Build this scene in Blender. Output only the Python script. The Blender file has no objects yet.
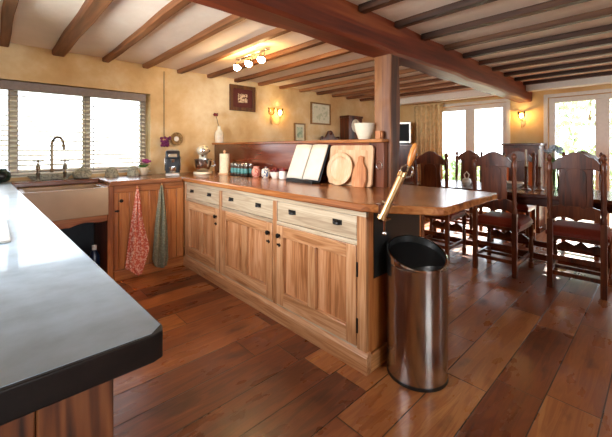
import bpy, bmesh, math, random
from mathutils import Vector, Matrix, Euler
random.seed(7)
PI = math.pi
scene = bpy.context.scene
COL = scene.collection

# ------------------------------------------------------------------ camera, sky, sun, exposure
cd = bpy.data.cameras.new('camera')
cam = bpy.data.objects.new('camera', cd); COL.objects.link(cam)
cd.sensor_width = 36.0; cd.lens = 36.0 * 337 / 612
cd.shift_y = -(218.5 - 148) / 612
cd.clip_start = 0.02
cam.location = (0, 0, 1.22)
cam.rotation_euler = (PI / 2, 0, -math.atan2(.6845, .729))
scene.camera = cam

world = bpy.data.worlds.new('sky'); scene.world = world
world.use_nodes = True
bgn = world.node_tree.nodes['Background']
bgn.inputs[0].default_value = (.86, .93, 1.0, 1)
bgn.inputs[1].default_value = 4.2

sd = bpy.data.lights.new('sun', 'SUN'); sun = bpy.data.objects.new('sun', sd); COL.objects.link(sun)
sd.energy = 25.0; sd.angle = math.radians(1.5); sd.color = (1, .95, .86)
sun.rotation_euler = Vector((-.80, -.12, -.62)).to_track_quat('-Z', 'Y').to_euler()

scene.view_settings.view_transform = 'Standard'
scene.view_settings.look = 'None'
scene.view_settings.gamma = 1
scene.view_settings.exposure = 0.88
try:
    scene.cycles.max_bounces = 10; scene.cycles.diffuse_bounces = 6
    scene.cycles.caustics_reflective = False; scene.cycles.caustics_refractive = False
    scene.cycles.sample_clamp_indirect = 8
except Exception:
    pass

def fill_lamp(name, loc, to, sx, sz, watts, col=(.93, .97, 1)):
    # area lamp outside an added, unseen window, filling the room with light
    d = bpy.data.lights.new(name, 'AREA'); d.shape = 'RECTANGLE'; d.size = sx; d.size_y = sz; d.energy = watts; d.color = col
    o = bpy.data.objects.new(name, d); COL.objects.link(o); o.location = loc
    o.rotation_euler = (Vector(to) - Vector(loc)).to_track_quat('-Z', 'Z').to_euler()
fill_lamp('added_side_window_fill', (-.9, 1.85, 1.5), (0, 1.85, 1.5), 1.75, .9, 130)
fill_lamp('added_rear_window_fill', (.45, -2.9, 1.45), (.45, 0, 1.3), 1.2, 1.0, 45)
fill_lamp('added_dining_window_fill', (4.5, -2.9, 1.45), (4.5, 0, 1.5), 1.5, .9, 16)

# ------------------------------------------------------------------ colours and materials
def lin(h):
    h = h.lstrip('#'); o = []
    for i in (0, 2, 4):
        c = int(h[i:i + 2], 16) / 255
        o.append(c / 12.92 if c <= .04045 else ((c + .055) / 1.055) ** 2.4)
    return (*o, 1)

def new_mat(name):
    m = bpy.data.materials.new(name); m.use_nodes = True
    nt = m.node_tree
    return m, nt, nt.nodes['Principled BSDF']

def N(nt, t, **kw):
    n = nt.nodes.new(t)
    for k, v in kw.items(): setattr(n, k, v)
    return n

def ramp(nt, stops):
    r = N(nt, 'ShaderNodeValToRGB'); e = r.color_ramp.elements
    while len(e) < len(stops): e.new(.5)
    for i, (p, c) in enumerate(stops):
        e[i].position = p; e[i].color = lin(c) if isinstance(c, str) else c
    return r

def plain(name, c, rough=.5, metal=0., spec=.5, var=.06, scale=30, bump=0., emit=None, estr=0, alpha=None, trans=0, coat=0):
    m, nt, b = new_mat(name); L = nt.links.new
    col = lin(c)
    tc = N(nt, 'ShaderNodeTexCoord'); no = N(nt, 'ShaderNodeTexNoise')
    no.inputs['Scale'].default_value = scale; no.inputs['Detail'].default_value = 4
    L(tc.outputs['Object'], no.inputs['Vector'])
    lo = tuple(max(0, x * (1 - var * 2)) for x in col[:3]) + (1,); hi = tuple(min(1, x * (1 + var * 2)) for x in col[:3]) + (1,)
    r = ramp(nt, [(.3, lo), (.7, hi)]); L(no.outputs['Fac'], r.inputs['Fac']); L(r.outputs['Color'], b.inputs['Base Color'])
    b.inputs['Roughness'].default_value = rough; b.inputs['Metallic'].default_value = metal
    b.inputs['Specular IOR Level'].default_value = spec
    b.inputs['Coat Weight'].default_value = coat
    b.inputs['Transmission Weight'].default_value = trans
    if bump:
        bp = N(nt, 'ShaderNodeBump'); bp.inputs['Strength'].default_value = bump; bp.inputs['Distance'].default_value = .01
        L(no.outputs['Fac'], bp.inputs['Height']); L(bp.outputs['Normal'], b.inputs['Normal'])
    if emit:
        b.inputs['Emission Color'].default_value = lin(emit); b.inputs['Emission Strength'].default_value = estr
    return m

def wood(name, dark, mid, light, axis='X', scale=1., rough=.4, spec=.5, coat=0., bump=.15, rings=.5):
    """long-grained wood; axis is the direction the grain runs in"""
    m, nt, b = new_mat(name); L = nt.links.new
    tc = N(nt, 'ShaderNodeTexCoord'); oi = N(nt, 'ShaderNodeObjectInfo')
    mu = N(nt, 'ShaderNodeMath', operation='MULTIPLY'); mu.inputs[1].default_value = 17.3; L(oi.outputs['Random'], mu.inputs[0])
    ad = N(nt, 'ShaderNodeVectorMath', operation='ADD'); L(tc.outputs['Object'], ad.inputs[0]); L(mu.outputs[0], ad.inputs[1])
    mp = N(nt, 'ShaderNodeMapping'); L(ad.outputs[0], mp.inputs['Vector'])
    s = [9 * scale] * 3; s['XYZ'.index(axis)] = .6 * scale; mp.inputs['Scale'].default_value = s
    n1 = N(nt, 'ShaderNodeTexNoise'); n1.inputs['Scale'].default_value = 1.; n1.inputs['Detail'].default_value = 2; n1.inputs['Distortion'].default_value = .15
    L(mp.outputs[0], n1.inputs['Vector'])
    # growth rings: bands of the noise value
    mr = N(nt, 'ShaderNodeMath', operation='MULTIPLY'); mr.inputs[1].default_value = 60.; L(n1.outputs['Fac'], mr.inputs[0])
    sn = N(nt, 'ShaderNodeMath', operation='SINE'); L(mr.outputs[0], sn.inputs[0])
    n2 = N(nt, 'ShaderNodeTexNoise'); n2.inputs['Scale'].default_value = 9.; n2.inputs['Detail'].default_value = 5; L(mp.outputs[0], n2.inputs['Vector'])
    a1 = N(nt, 'ShaderNodeMath', operation='MULTIPLY_ADD'); a1.inputs[1].default_value = .085 * rings; L(sn.outputs[0], a1.inputs[0]); L(n1.outputs['Fac'], a1.inputs[2])
    a2 = N(nt, 'ShaderNodeMath', operation='MULTIPLY_ADD'); a2.inputs[1].default_value = .35; L(n2.outputs['Fac'], a2.inputs[0]); L(a1.outputs[0], a2.inputs[2])
    r = ramp(nt, [(.42, dark), (.66, mid), (.95, light)]); L(a2.outputs[0], r.inputs['Fac'])
    L(r.outputs['Color'], b.inputs['Base Color'])
    b.inputs['Roughness'].default_value = rough; b.inputs['Specular IOR Level'].default_value = spec
    b.inputs['Coat Weight'].default_value = coat; b.inputs['Coat Roughness'].default_value = .2
    bp = N(nt, 'ShaderNodeBump'); bp.inputs['Strength'].default_value = bump; bp.inputs['Distance'].default_value = .004
    L(a2.outputs[0], bp.inputs['Height']); L(bp.outputs['Normal'], b.inputs['Normal'])
    return m

def plaster(name, c1, c2, c3, scale=1.6, bump=.25):
    m, nt, b = new_mat(name); L = nt.links.new
    tc = N(nt, 'ShaderNodeTexCoord')
    n1 = N(nt, 'ShaderNodeTexNoise'); n1.inputs['Scale'].default_value = scale; n1.inputs['Detail'].default_value = 7; n1.inputs['Roughness'].default_value = .62
    L(tc.outputs['Object'], n1.inputs['Vector'])
    r = ramp(nt, [(.3, c1), (.5, c2), (.72, c3)]); L(n1.outputs['Fac'], r.inputs['Fac']); L(r.outputs['Color'], b.inputs['Base Color'])
    n2 = N(nt, 'ShaderNodeTexNoise'); n2.inputs['Scale'].default_value = 14; n2.inputs['Detail'].default_value = 5; L(tc.outputs['Object'], n2.inputs['Vector'])
    bp = N(nt, 'ShaderNodeBump'); bp.inputs['Strength'].default_value = bump; bp.inputs['Distance'].default_value = .02
    L(n2.outputs['Fac'], bp.inputs['Height']); L(bp.outputs['Normal'], b.inputs['Normal'])
    b.inputs['Roughness'].default_value = .85; b.inputs['Specular IOR Level'].default_value = .25
    return m

def floor_mat():
    m, nt, b = new_mat('oak_floorboards'); L = nt.links.new
    W, OFF = .207, .195
    tc = N(nt, 'ShaderNodeTexCoord'); sx = N(nt, 'ShaderNodeSeparateXYZ'); L(tc.outputs['Object'], sx.inputs[0])
    def M(op, a, bb=None, c=None):
        n = N(nt, 'ShaderNodeMath', operation=op)
        for i, v in enumerate((a, bb, c)):
            if v is None: continue
            if isinstance(v, (int, float)): n.inputs[i].default_value = v
            else: L(v, n.inputs[i])
        return n.outputs[0]
    yr = M('DIVIDE', M('SUBTRACT', sx.outputs['Y'], OFF), W)
    row = M('FLOOR', yr); fy = M('FRACT', yr)
    wr = N(nt, 'ShaderNodeTexWhiteNoise', noise_dimensions='1D'); L(row, wr.inputs['W'])
    ln = M('MULTIPLY_ADD', wr.outputs['Value'], .4, .75)
    xr = M('ADD', M('DIVIDE', sx.outputs['X'], ln), M('MULTIPLY', wr.outputs['Value'], 37.7))
    cl = M('FLOOR', xr); fx = M('FRACT', xr)
    cmb = N(nt, 'ShaderNodeCombineXYZ'); L(cl, cmb.inputs[0]); L(row, cmb.inputs[1])
    wn = N(nt, 'ShaderNodeTexWhiteNoise', noise_dimensions='3D'); L(cmb.outputs[0], wn.inputs['Vector'])
    # grain
    sc = N(nt, 'ShaderNodeVectorMath', operation='MULTIPLY_ADD'); L(wn.outputs['Color'], sc.inputs[0]); sc.inputs[1].default_value = (9, 9, 9); L(tc.outputs['Object'], sc.inputs[2])
    mp = N(nt, 'ShaderNodeMapping'); mp.inputs['Scale'].default_value = (1.6, 17, 1); L(sc.outputs[0], mp.inputs['Vector'])
    n1 = N(nt, 'ShaderNodeTexNoise'); n1.inputs['Scale'].default_value = 1.1; n1.inputs['Detail'].default_value = 6; n1.inputs['Distortion'].default_value = .8; L(mp.outputs[0], n1.inputs['Vector'])
    rg = M('SINE', M('MULTIPLY', n1.outputs['Fac'], 40.))
    mp2 = N(nt, 'ShaderNodeMapping'); mp2.inputs['Scale'].default_value = (2.2, 5, 1); L(sc.outputs[0], mp2.inputs['Vector'])
    n3 = N(nt, 'ShaderNodeTexNoise'); n3.inputs['Scale'].default_value = 1.6; n3.inputs['Detail'].default_value = 5; L(mp2.outputs[0], n3.inputs['Vector'])
    fac = M('ADD', M('MULTIPLY_ADD', wn.outputs['Value'], .5, -.06), M('ADD', M('MULTIPLY', n1.outputs['Fac'], .55), M('MULTIPLY', rg, .05)))
    r = ramp(nt, [(.1, '#4a2415'), (.36, '#7a4124'), (.6, '#9c5e34'), (.92, '#c48c52')]); L(fac, r.inputs['Fac'])
    # dark worn stains and knots
    st = ramp(nt, [(.60, (1, 1, 1, 1)), (.74, (.22, .17, .15, 1))]); L(n3.outputs['Fac'], st.inputs['Fac'])
    mx = N(nt, 'ShaderNodeMix', data_type='RGBA', blend_type='MULTIPLY'); mx.inputs[0].default_value = .8
    L(r.outputs['Color'], mx.inputs[6]); L(st.outputs['Color'], mx.inputs[7])
    # seams
    ey = M('MINIMUM', fy, M('SUBTRACT', 1., fy)); ex = M('MINIMUM', fx, M('SUBTRACT', 1., fx))
    seam = M('MINIMUM', M('MULTIPLY', ey, W), M('MULTIPLY', ex, 1.15))
    sm = N(nt, 'ShaderNodeMapRange'); sm.inputs['From Min'].default_value = .0012; sm.inputs['From Max'].default_value = .0042; L(seam, sm.inputs['Value'])
    mx2 = N(nt, 'ShaderNodeMix', data_type='RGBA'); L(sm.outputs[0], mx2.inputs[0]); mx2.inputs[6].default_value = (.012, .006, .004, 1); L(mx.outputs[2], mx2.inputs[7])
    L(mx2.outputs[2], b.inputs['Base Color'])
    rr = N(nt, 'ShaderNodeMapRange'); rr.inputs['To Min'].default_value = .2; rr.inputs['To Max'].default_value = .38; L(n3.outputs['Fac'], rr.inputs['Value']); L(rr.outputs[0], b.inputs['Roughness'])
    b.inputs['Specular IOR Level'].default_value = .55
    bp = N(nt, 'ShaderNodeBump'); bp.inputs['Strength'].default_value = .35; bp.inputs['Distance'].default_value = .004
    L(M('MULTIPLY_ADD', sm.outputs[0], 1., M('MULTIPLY', n1.outputs['Fac'], .35)), bp.inputs['Height']); L(bp.outputs['Normal'], b.inputs['Normal'])
    return m

def glass_mat(name, tint='#ffffff', rough=0.):
    m, nt, b = new_mat(name); L = nt.links.new
    nt.nodes.remove(b); out = nt.nodes['Material Output']
    t = N(nt, 'ShaderNodeBsdfTransparent'); t.inputs[0].default_value = lin(tint)
    g = N(nt, 'ShaderNodeBsdfGlossy'); g.inputs['Roughness'].default_value = rough
    fr = N(nt, 'ShaderNodeFresnel'); fr.inputs[0].default_value = 1.45
    mx = N(nt, 'ShaderNodeMixShader'); L(fr.outputs[0], mx.inputs[0]); L(t.outputs[0], mx.inputs[1]); L(g.outputs[0], mx.inputs[2]); L(mx.outputs[0], out.inputs[0])
    return m

def cloth_mat(name, base, spot, scale=26, thr=.52):
    m, nt, b = new_mat(name); L = nt.links.new
    tc = N(nt, 'ShaderNodeTexCoord'); n = N(nt, 'ShaderNodeTexNoise'); n.inputs['Scale'].default_value = scale; n.inputs['Detail'].default_value = 2
    L(tc.outputs['Object'], n.inputs['Vector'])
    r = ramp(nt, [(thr, base), (thr + .05, spot)]); L(n.outputs['Fac'], r.inputs['Fac']); L(r.outputs['Color'], b.inputs['Base Color'])
    b.inputs['Roughness'].default_value = .95; b.inputs['Specular IOR Level'].default_value = .1
    return m

M = {}
M['floor'] = floor_mat()
M['plaster'] = plaster('ochre_plaster', '#c99e69', '#dcbb88', '#f0dfba')
M['plaster_end'] = plaster('ochre_plaster_dining', '#cfa468', '#dfbd86', '#e8cd9c')
M['ceil'] = plaster('ceiling_plaster', '#e3d3c2', '#ead9c9', '#efe2d4', 2.2, .15)
M['beam'] = wood('beam_oak', '#431608', '#702c12', '#9a5529', 'X', .5, .5, .4, 0, .5)
M['joist_dark'] = wood('dark_joist_oak', '#22120b', '#472817', '#6b4429', 'Y', .6, .6, .3, 0, .4)
M['post'] = wood('post_oak', '#432415', '#7a4a2a', '#a97848', 'Z', .8, .55, .4, 0, .6)
M['joist'] = wood('joist_oak', '#3d2112', '#77482a', '#9f6b43', 'Y', .6, .6, .3, 0, .4)
M['pine_z'] = wood('pine_upright', '#87552f', '#ae7b52', '#c99c74', 'Z', 1.6, .34, .5, .5, .06, 1.1)
M['pine_panel'] = wood('pine_door_board', '#824e2a', '#aa7248', '#c49068', 'Z', 1.6, .34, .5, .5, .06, 1.2)
M['pine_door_y'] = wood('pine_door_rail', '#87552f', '#ae7b52', '#c99c74', 'Y', 1.6, .34, .5, .5, .06, 1.1)
M['sheen_pine_y'] = wood('sheen_pine_rail', '#927b62', '#ab967b', '#c2b095', 'Y', 1.6, .34, .5, .5, .06, 1.1)  # window reflection put into the colour: greyer, paler pine for drawers and rails
M['pine_x'] = wood('pine_crosswise', '#8a5328', '#b67c4a', '#d3a06c', 'X', 1.6, .34, .5, .4, .06, 1.1)
M['orange_z'] = wood('orange_pine_boards', '#7a3f1a', '#a65f2d', '#bd7a42', 'Z', 1.6, .36, .5, .2, .06, .9)
M['orange_x'] = wood('orange_pine_crosswise', '#7a3f1a', '#a35c2b', '#ba773f', 'X', 1.6, .36, .5, .2, .06, .9)
M['striped_z'] = wood('striped_dark_pine', '#2a140a', '#6a3a1e', '#8a5a36', 'Z', 1.3, .45, .4, 0, .06, 1.6)
M['top_y'] = wood('worktop_teak', '#5f3016', '#925529', '#b87a47', 'Y', 1.2, .26, .5, .35, .04, .7)
M['top_x'] = wood('worktop_teak_crosswise', '#4c2616', '#774225', '#96603b', 'X', 1.2, .26, .5, .35, .04, .7)
M['top_sheen'] = plain('painted_window_sheen', '#8fa4b4', .36, spec=.7, var=.12, scale=11, coat=.25)  # pale window sheen on the dark worktop, put into the colour
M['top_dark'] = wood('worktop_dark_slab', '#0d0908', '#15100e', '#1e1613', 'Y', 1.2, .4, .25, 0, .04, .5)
M['panel_y'] = wood('red_mahogany_panel', '#4a1c10', '#6d301d', '#8a4a32', 'Y', 1.2, .22, .6, 1., 0, .25)
M['oak_dark'] = wood('dark_carved_oak', '#2c1209', '#5a2a15', '#7a4122', 'Z', 1.2, .34, .5, .2, .15, .6)
M['oak_dark_y'] = wood('dark_table_oak', '#2a120a', '#54281a', '#704028', 'Y', 1.2, .25, .5, .3, .08, .6)
M['board'] = wood('pale_beech', '#b9895f', '#cda27a', '#dcb894', 'Z', 1.2, .5, .35, 0, .05, .6)
M['plate_wood'] = wood('pale_sycamore', '#bd946b', '#cfab84', '#dfc2a2', 'Z', 1.2, .5, .35, 0, .05, .5)
M['board_red'] = wood('reddish_board', '#9a5a31', '#b8774a', '#cf9668', 'Z', 1.2, .45, .35, 0, .05, .6)
M['handle_wood'] = wood('orange_handle_wood', '#a8581f', '#c97a33', '#e29a52', 'Z', 2, .35, .5, .2, .04, .5)
M['leather'] = plain('red_leather', '#7a2a1c', .42, bump=.12, scale=60)
M['iron'] = plain('black_iron', '#17120f', .45, .6)
M['steel'] = plain('brushed_steel', '#b5aea8', .2, 1.0, var=.05, scale=9)
M['steel_dull'] = plain('satin_steel', '#b9b4ac', .35, 1.0)
M['chrome'] = plain('chrome', '#d5d5d2', .12, 1.0, var=.02)
M['nickel'] = plain('aged_nickel', '#8b7c68', .28, 1.0)
M['brass'] = plain('antique_brass', '#cfa877', .34, 1.0)
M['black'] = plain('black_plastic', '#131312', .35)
M['dark_grey'] = plain('charcoal_plastic', '#262b30', .3)
M['white'] = plain('white_paint', '#e6e2d8', .45, var=.02)
M['white_frame'] = plain('white_window_paint', '#d9d6cc', .4, var=.02)
M['taupe'] = plain('taupe_blind', '#85766f', .55, var=.05)
M['slat'] = plain('pale_slat', '#f0e9dc', .5, var=.04)
M['casement'] = plain('casement_paint', '#a09385', .5, var=.06)
M['china'] = plain('white_china', '#ece7dc', .2, var=.02, coat=.3)
M['sink'] = plain('cream_fireclay', '#b3987b', .25, var=.03, scale=6, coat=.3)
M['cream_china'] = plain('cream_china', '#ddd0b8', .25, var=.02, coat=.3)
M['cream'] = plain('cream_enamel', '#e9dcc0', .25, var=.02, coat=.3)
M['paper'] = plain('paper', '#efe9dc', .8, var=.03)
M['kitchen_paper'] = plain('kitchen_paper', '#ead9b8', .9, var=.05, scale=60, bump=.1)
M['print_dim'] = plain('printed_page', '#dccfbd', .8, var=.03, scale=12)
M['curtain'] = plain('gold_curtain', '#dcc08c', .85, var=.08, scale=18)
M['towel_red'] = cloth_mat('red_patterned_towel', '#cf6a55', '#e9b6a2', 60, .50)
M['towel_grey'] = cloth_mat('grey_green_towel', '#77735f', '#88836d', 60, .52)
M['purple'] = plain('purple_dried_flower', '#6e2452', .8, var=.2, scale=80)
M['pink'] = plain('pink_petal', '#b84e90', .7, var=.2, scale=80)
M['blue_petal'] = plain('pale_blue_petal', '#a9b9c6', .7, var=.2, scale=80)
M['leaf'] = plain('green_leaf', '#4d7434', .6, var=.25, scale=40)
M['stem'] = plain('brown_stem', '#5b4126', .7)
M['teal'] = plain('teal_label', '#4f8f8c', .4, var=.2, scale=90)
M['spice'] = plain('dark_spice', '#4a3426', .6, var=.3, scale=120)
M['rose_china'] = cloth_mat('rose_patterned_china', '#d8a08c', '#b95a4c', 50, .52)
M['blue_china'] = cloth_mat('blue_patterned_china', '#e4dccb', '#44587d', 50, .52)
M['strawberry'] = plain('dark_red_fruit', '#6e1418', .35, var=.2, scale=90)
M['grey_green'] = cloth_mat('speckled_grey_stoneware', '#bdbcaa', '#94968a', 60, .5)
M['dark_green'] = plain('dark_green_glaze', '#24382f', .2, var=.2)
M['bronze'] = plain('bronze_gilt', '#8a6a3a', .4, .7)
M['frosted'] = plain('frosted_pale_bottle', '#e3d6bd', .15, var=.1, scale=12, coat=.5)
M['glass'] = glass_mat('window_glass')
M['clear'] = glass_mat('clear_jar_glass', '#e8efe8')
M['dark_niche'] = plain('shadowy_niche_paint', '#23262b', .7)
M['blue_plastic'] = plain('dark_blue_plastic', '#16253f', .3)
M['mount_brown'] = plain('brown_picture_mount', '#5b241a', .7)
M['frame_brown'] = wood('brown_frame', '#3a2013', '#5d3a20', '#7d5430', 'Z', 2, .4, .4, 0, .05)
M['frame_gold'] = plain('gilt_frame', '#8a6334', .4, .4)
M['mount_cream'] = plain('cream_mount', '#d9d2b4', .7)
M['art_green'] = cloth_mat('pale_landscape_print', '#c3cdb0', '#92a68c', 14, .5)
M['art_pale'] = cloth_mat('pale_drawing', '#d8d3b8', '#bdbd9c', 10, .52)
M['art_dark'] = cloth_mat('small_dark_print', '#e0c4a0', '#6a4434', 40, .5)
M['bulb'] = plain('lit_bulb', '#fff3d8', .3, emit='#ffd79a', estr=110)
M['bulb_sconce'] = plain('lit_sconce_bulb', '#fff0cc', .3, emit='#ffdc9c', estr=80)
M['shade_glass'] = glass_mat('sconce_glass', '#fff3dc')
M['screen'] = plain('dark_screen', '#151a1a', .5, spec=.15)
M['lawn'] = plain('garden_grass', '#8c9678', .9, var=.25, scale=8)
M['paving'] = plain('garden_paving', '#cfc6b4', .9, var=.1, scale=5)
M['hedge'] = plain('garden_leaf', '#93aa7e', .7, var=.3, scale=3)
M['cream_dial'] = plain('clock_dial', '#e8dfc4', .4, var=.03)
M['plate_tan'] = cloth_mat('tan_glazed_rim', '#9a7a50', '#6f5434', 50, .5)

# ------------------------------------------------------------------ mesh helpers
class MB:
    def __init__(s): s.bm = bmesh.new()
    def box(s, x0, y0, z0, x1, y1, z1, rot=None, piv=None):
        bm = s.bm
        vs = [bm.verts.new((x, y, z)) for z in (z0, z1) for x, y in ((x0, y0), (x1, y0), (x1, y1), (x0, y1))]
        for f in ((3, 2, 1, 0), (4, 5, 6, 7), (0, 1, 5, 4), (1, 2, 6, 5), (2, 3, 7, 6), (3, 0, 4, 7)): bm.faces.new([vs[i] for i in f])
        if rot is not None:
            p = Vector(piv if piv else ((x0 + x1) / 2, (y0 + y1) / 2, (z0 + z1) / 2)); R = Euler(rot).to_matrix()
            for v in vs: v.co = R @ (v.co - p) + p
        return s
    def prism(s, pts, lo, hi, axis='Z'):
        """polygon in the plane across axis, pushed from lo to hi"""
        def at(a, b, c): return {'Z': (a, b, c), 'X': (c, a, b), 'Y': (a, c, b)}[axis]
        A = [s.bm.verts.new(at(a, b, lo)) for a, b in pts]; B = [s.bm.verts.new(at(a, b, hi)) for a, b in pts]
        n = len(pts)
        fs = [s.bm.faces.new(A), s.bm.faces.new(B)] + [s.bm.faces.new((A[i], A[(i + 1) % n], B[(i + 1) % n], B[i])) for i in range(n)]
        bmesh.ops.recalc_face_normals(s.bm, faces=fs)
        return s
    def tube(s, pts, rad, seg=10, caps=True):
        pts = [Vector(p) for p in pts]; rads = rad if isinstance(rad, (list, tuple)) else [rad] * len(pts)
        rings = []; up = None
        for i, p in enumerate(pts):
            d = (pts[min(i + 1, len(pts) - 1)] - pts[max(i - 1, 0)]).normalized()
            if up is None:
                up = d.orthogonal().normalized()
            up = (up - d * up.dot(d)).normalized(); w = d.cross(up)
            rings.append([s.bm.verts.new(p + (up * math.cos(2 * PI * k / seg) + w * math.sin(2 * PI * k / seg)) * rads[i]) for k in range(seg)])
        for a, b in zip(rings, rings[1:]):
            for k in range(seg): s.bm.faces.new((a[k], a[(k + 1) % seg], b[(k + 1) % seg], b[k]))
        if caps:
            s.bm.faces.new(rings[0][::-1]); s.bm.faces.new(rings[-1])
        return s
    def lathe(s, prof, c=(0, 0, 0), seg=20, axis='Z', sx=1, sy=1):
        """profile of (radius, height) turned about axis through c"""
        c = Vector(c); rings = []
        def at(a, b, h): return {'Z': Vector((a * sx, b * sy, h)), 'X': Vector((h, a, b)), 'Y': Vector((a, h, b))}[axis]
        for r, h in prof:
            if r < 1e-5: rings.append([s.bm.verts.new(c + at(0, 0, h))])
            else: rings.append([s.bm.verts.new(c + at(r * math.cos(2 * PI * k / seg), r * math.sin(2 * PI * k / seg), h)) for k in range(seg)])
        fs = []
        for a, b in zip(rings, rings[1:]):
            for k in range(seg):
                k2 = (k + 1) % seg
                if len(a) == 1 and len(b) == 1: continue
                if len(a) == 1: fs.append(s.bm.faces.new((a[0], b[k2], b[k])))
                elif len(b) == 1: fs.append(s.bm.faces.new((a[k], a[k2], b[0])))
                else: fs.append(s.bm.faces.new((a[k], a[k2], b[k2], b[k])))
        if len(rings[0]) > 1 and prof[0] != prof[-1]: fs.append(s.bm.faces.new(rings[0][::-1]))
        if len(rings[-1]) > 1 and prof[0] != prof[-1]: fs.append(s.bm.faces.new(rings[-1]))
        if axis != 'Z': bmesh.ops.recalc_face_normals(s.bm, faces=fs)
        return s
    def ball(s, c, r, sc=(1, 1, 1), seg=14):
        g = bmesh.ops.create_uvsphere(s.bm, u_segments=seg, v_segments=max(6, seg * 2 // 3), radius=r)
        for v in g['verts']: v.co = Vector((v.co.x * sc[0], v.co.y * sc[1], v.co.z * sc[2])) + Vector(c)
        return s
    def torus(s, c, R, r, axis='Z', seg=24, sc=8):
        c = Vector(c); rings = []
        for i in range(seg):
            a = 2 * PI * i / seg; ring = []
            for j in range(sc):
                b = 2 * PI * j / sc; q = R + r * math.cos(b); p = (q * math.cos(a), q * math.sin(a), r * math.sin(b))
                ring.append(s.bm.verts.new(c + Vector({'Z': p, 'X': (p[2], p[0], p[1]), 'Y': (p[0], p[2], p[1])}[axis])))
            rings.append(ring)
        fs = [s.bm.faces.new((rings[i][j], rings[(i + 1) % seg][j], rings[(i + 1) % seg][(j + 1) % sc], rings[i][(j + 1) % sc])) for i in range(seg) for j in range(sc)]
        bmesh.ops.recalc_face_normals(s.bm, faces=fs)
        return s
    def sheet(s, fn, nu, nv):
        V = [[s.bm.verts.new(fn(u / nu, v / nv)) for v in range(nv + 1)] for u in range(nu + 1)]
        for i in range(nu):
            for j in range(nv): s.bm.faces.new((V[i][j], V[i + 1][j], V[i + 1][j + 1], V[i][j + 1]))
        return s
    def xf(s, mat):
        for v in s.bm.verts: v.co = mat @ v.co
        return s
    def build(s, name, mat, parent=None, bevel=0., thick=0., sub=0, shift=None, ang=38):
        bm = s.bm
        if shift is not None:
            for v in bm.verts: v.co -= Vector(shift)
        bm.normal_update()
        lim = math.radians(ang)
        for f in bm.faces: f.smooth = True
        for e in bm.edges:
            if len(e.link_faces) == 2 and e.calc_face_angle(0) > lim: e.smooth = False
        me = bpy.data.meshes.new(name); bm.to_mesh(me); bm.free()
        me.materials.append(mat)
        o = bpy.data.objects.new(name, me); COL.objects.link(o)
        if parent is not None: o.parent = parent
        if thick:
            md = o.modifiers.new('thickness', 'SOLIDIFY'); md.thickness = thick; md.offset = 0
        if sub:
            md = o.modifiers.new('smooth', 'SUBSURF'); md.levels = sub; md.render_levels = sub
        if bevel:
            md = o.modifiers.new('edges', 'BEVEL'); md.width = bevel; md.segments = 2; md.limit_method = 'ANGLE'; md.angle_limit = math.radians(40)
        return o

def tag(o, label, cat, group=None, kind=None):
    if label: o['label'] = label
    if cat: o['category'] = cat
    if group: o['group'] = group
    if kind: o['kind'] = kind
    return o

def thing(name, label, cat, loc=(0, 0, 0), rz=0., group=None):
    o = bpy.data.objects.new(name, None); COL.objects.link(o); o.empty_display_size = .05
    o.location = loc; o.rotation_euler = (0, 0, rz)
    return tag(o, label, cat, group)

def kids(o): return [c for c in bpy.data.objects if c.parent == o]
def dup(root, loc, rz, label, parent=None):
    r = root.copy(); COL.objects.link(r); r.location = loc; r.rotation_euler = (0, 0, rz); r['label'] = label
    for ch in kids(root):
        c = ch.copy(); COL.objects.link(c); c.parent = r
        for g in kids(ch):
            d = g.copy(); COL.objects.link(d); d.parent = c
    return r

def struct(o, label=None):
    o['kind'] = 'structure'
    if label: o['label'] = label
    return o

# ------------------------------------------------------------------ the setting
X0, X1, Y0, Y1, ZC = -.5, 6.1, -2.5, 4.05, 2.17
struct(MB().box(X0 - .3, Y0 - .3, -.1, X1 + .3, Y1 + .3, 0).build('floor', M['floor']))
struct(MB().box(X0 - .3, Y0 - .3, ZC, X1 + .3, Y1 + .3, ZC + .15).build('ceiling', M['ceil']))
# wall with the sink window (opening x -.42..1.345, z .95..1.84)
WX0, WX1, WZ0, WZ1 = -.42, 1.35, .95, 1.84
w = MB()
w.box(X0 - .3, Y1, 0, WX0, Y1 + .3, ZC).box(WX1, Y1, 0, X1 + .3, Y1 + .3, ZC).box(WX0, Y1, 0, WX1, Y1 + .3, WZ0).box(WX0, Y1, WZ1, WX1, Y1 + .3, ZC)
struct(w.build('wall_back', M['plaster']))
# end wall with two pairs of glazed doors
D1, D2, DZ = (1.75, 2.95), (-.02, 1.20), 1.97
w = MB()
w.box(X1, D1[1], 0, X1 + .3, Y1, ZC).box(X1, D2[1], 0, X1 + .3, D1[0], ZC).box(X1, Y0 - .3, 0, X1 + .3, D2[0], ZC)
w.box(X1, D1[0], DZ, X1 + .3, D1[1], ZC).box(X1, D2[0], DZ, X1 + .3, D2[1], ZC)
struct(w.build('wall_right', M['plaster_end']))
# wall beside the left worktop with an unseen window added for light
w = MB(); LW = (.95, 2.75, 1.0, 1.95)
w.box(X0 - .3, Y0 - .3, 0, X0, LW[0], ZC).box(X0 - .3, LW[1], 0, X0, Y1, ZC).box(X0 - .3, LW[0], 0, X0, LW[1], LW[2]).box(X0 - .3, LW[0], LW[3], X0, LW[1], ZC)
struct(w.build('wall_left', M['plaster']))
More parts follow.
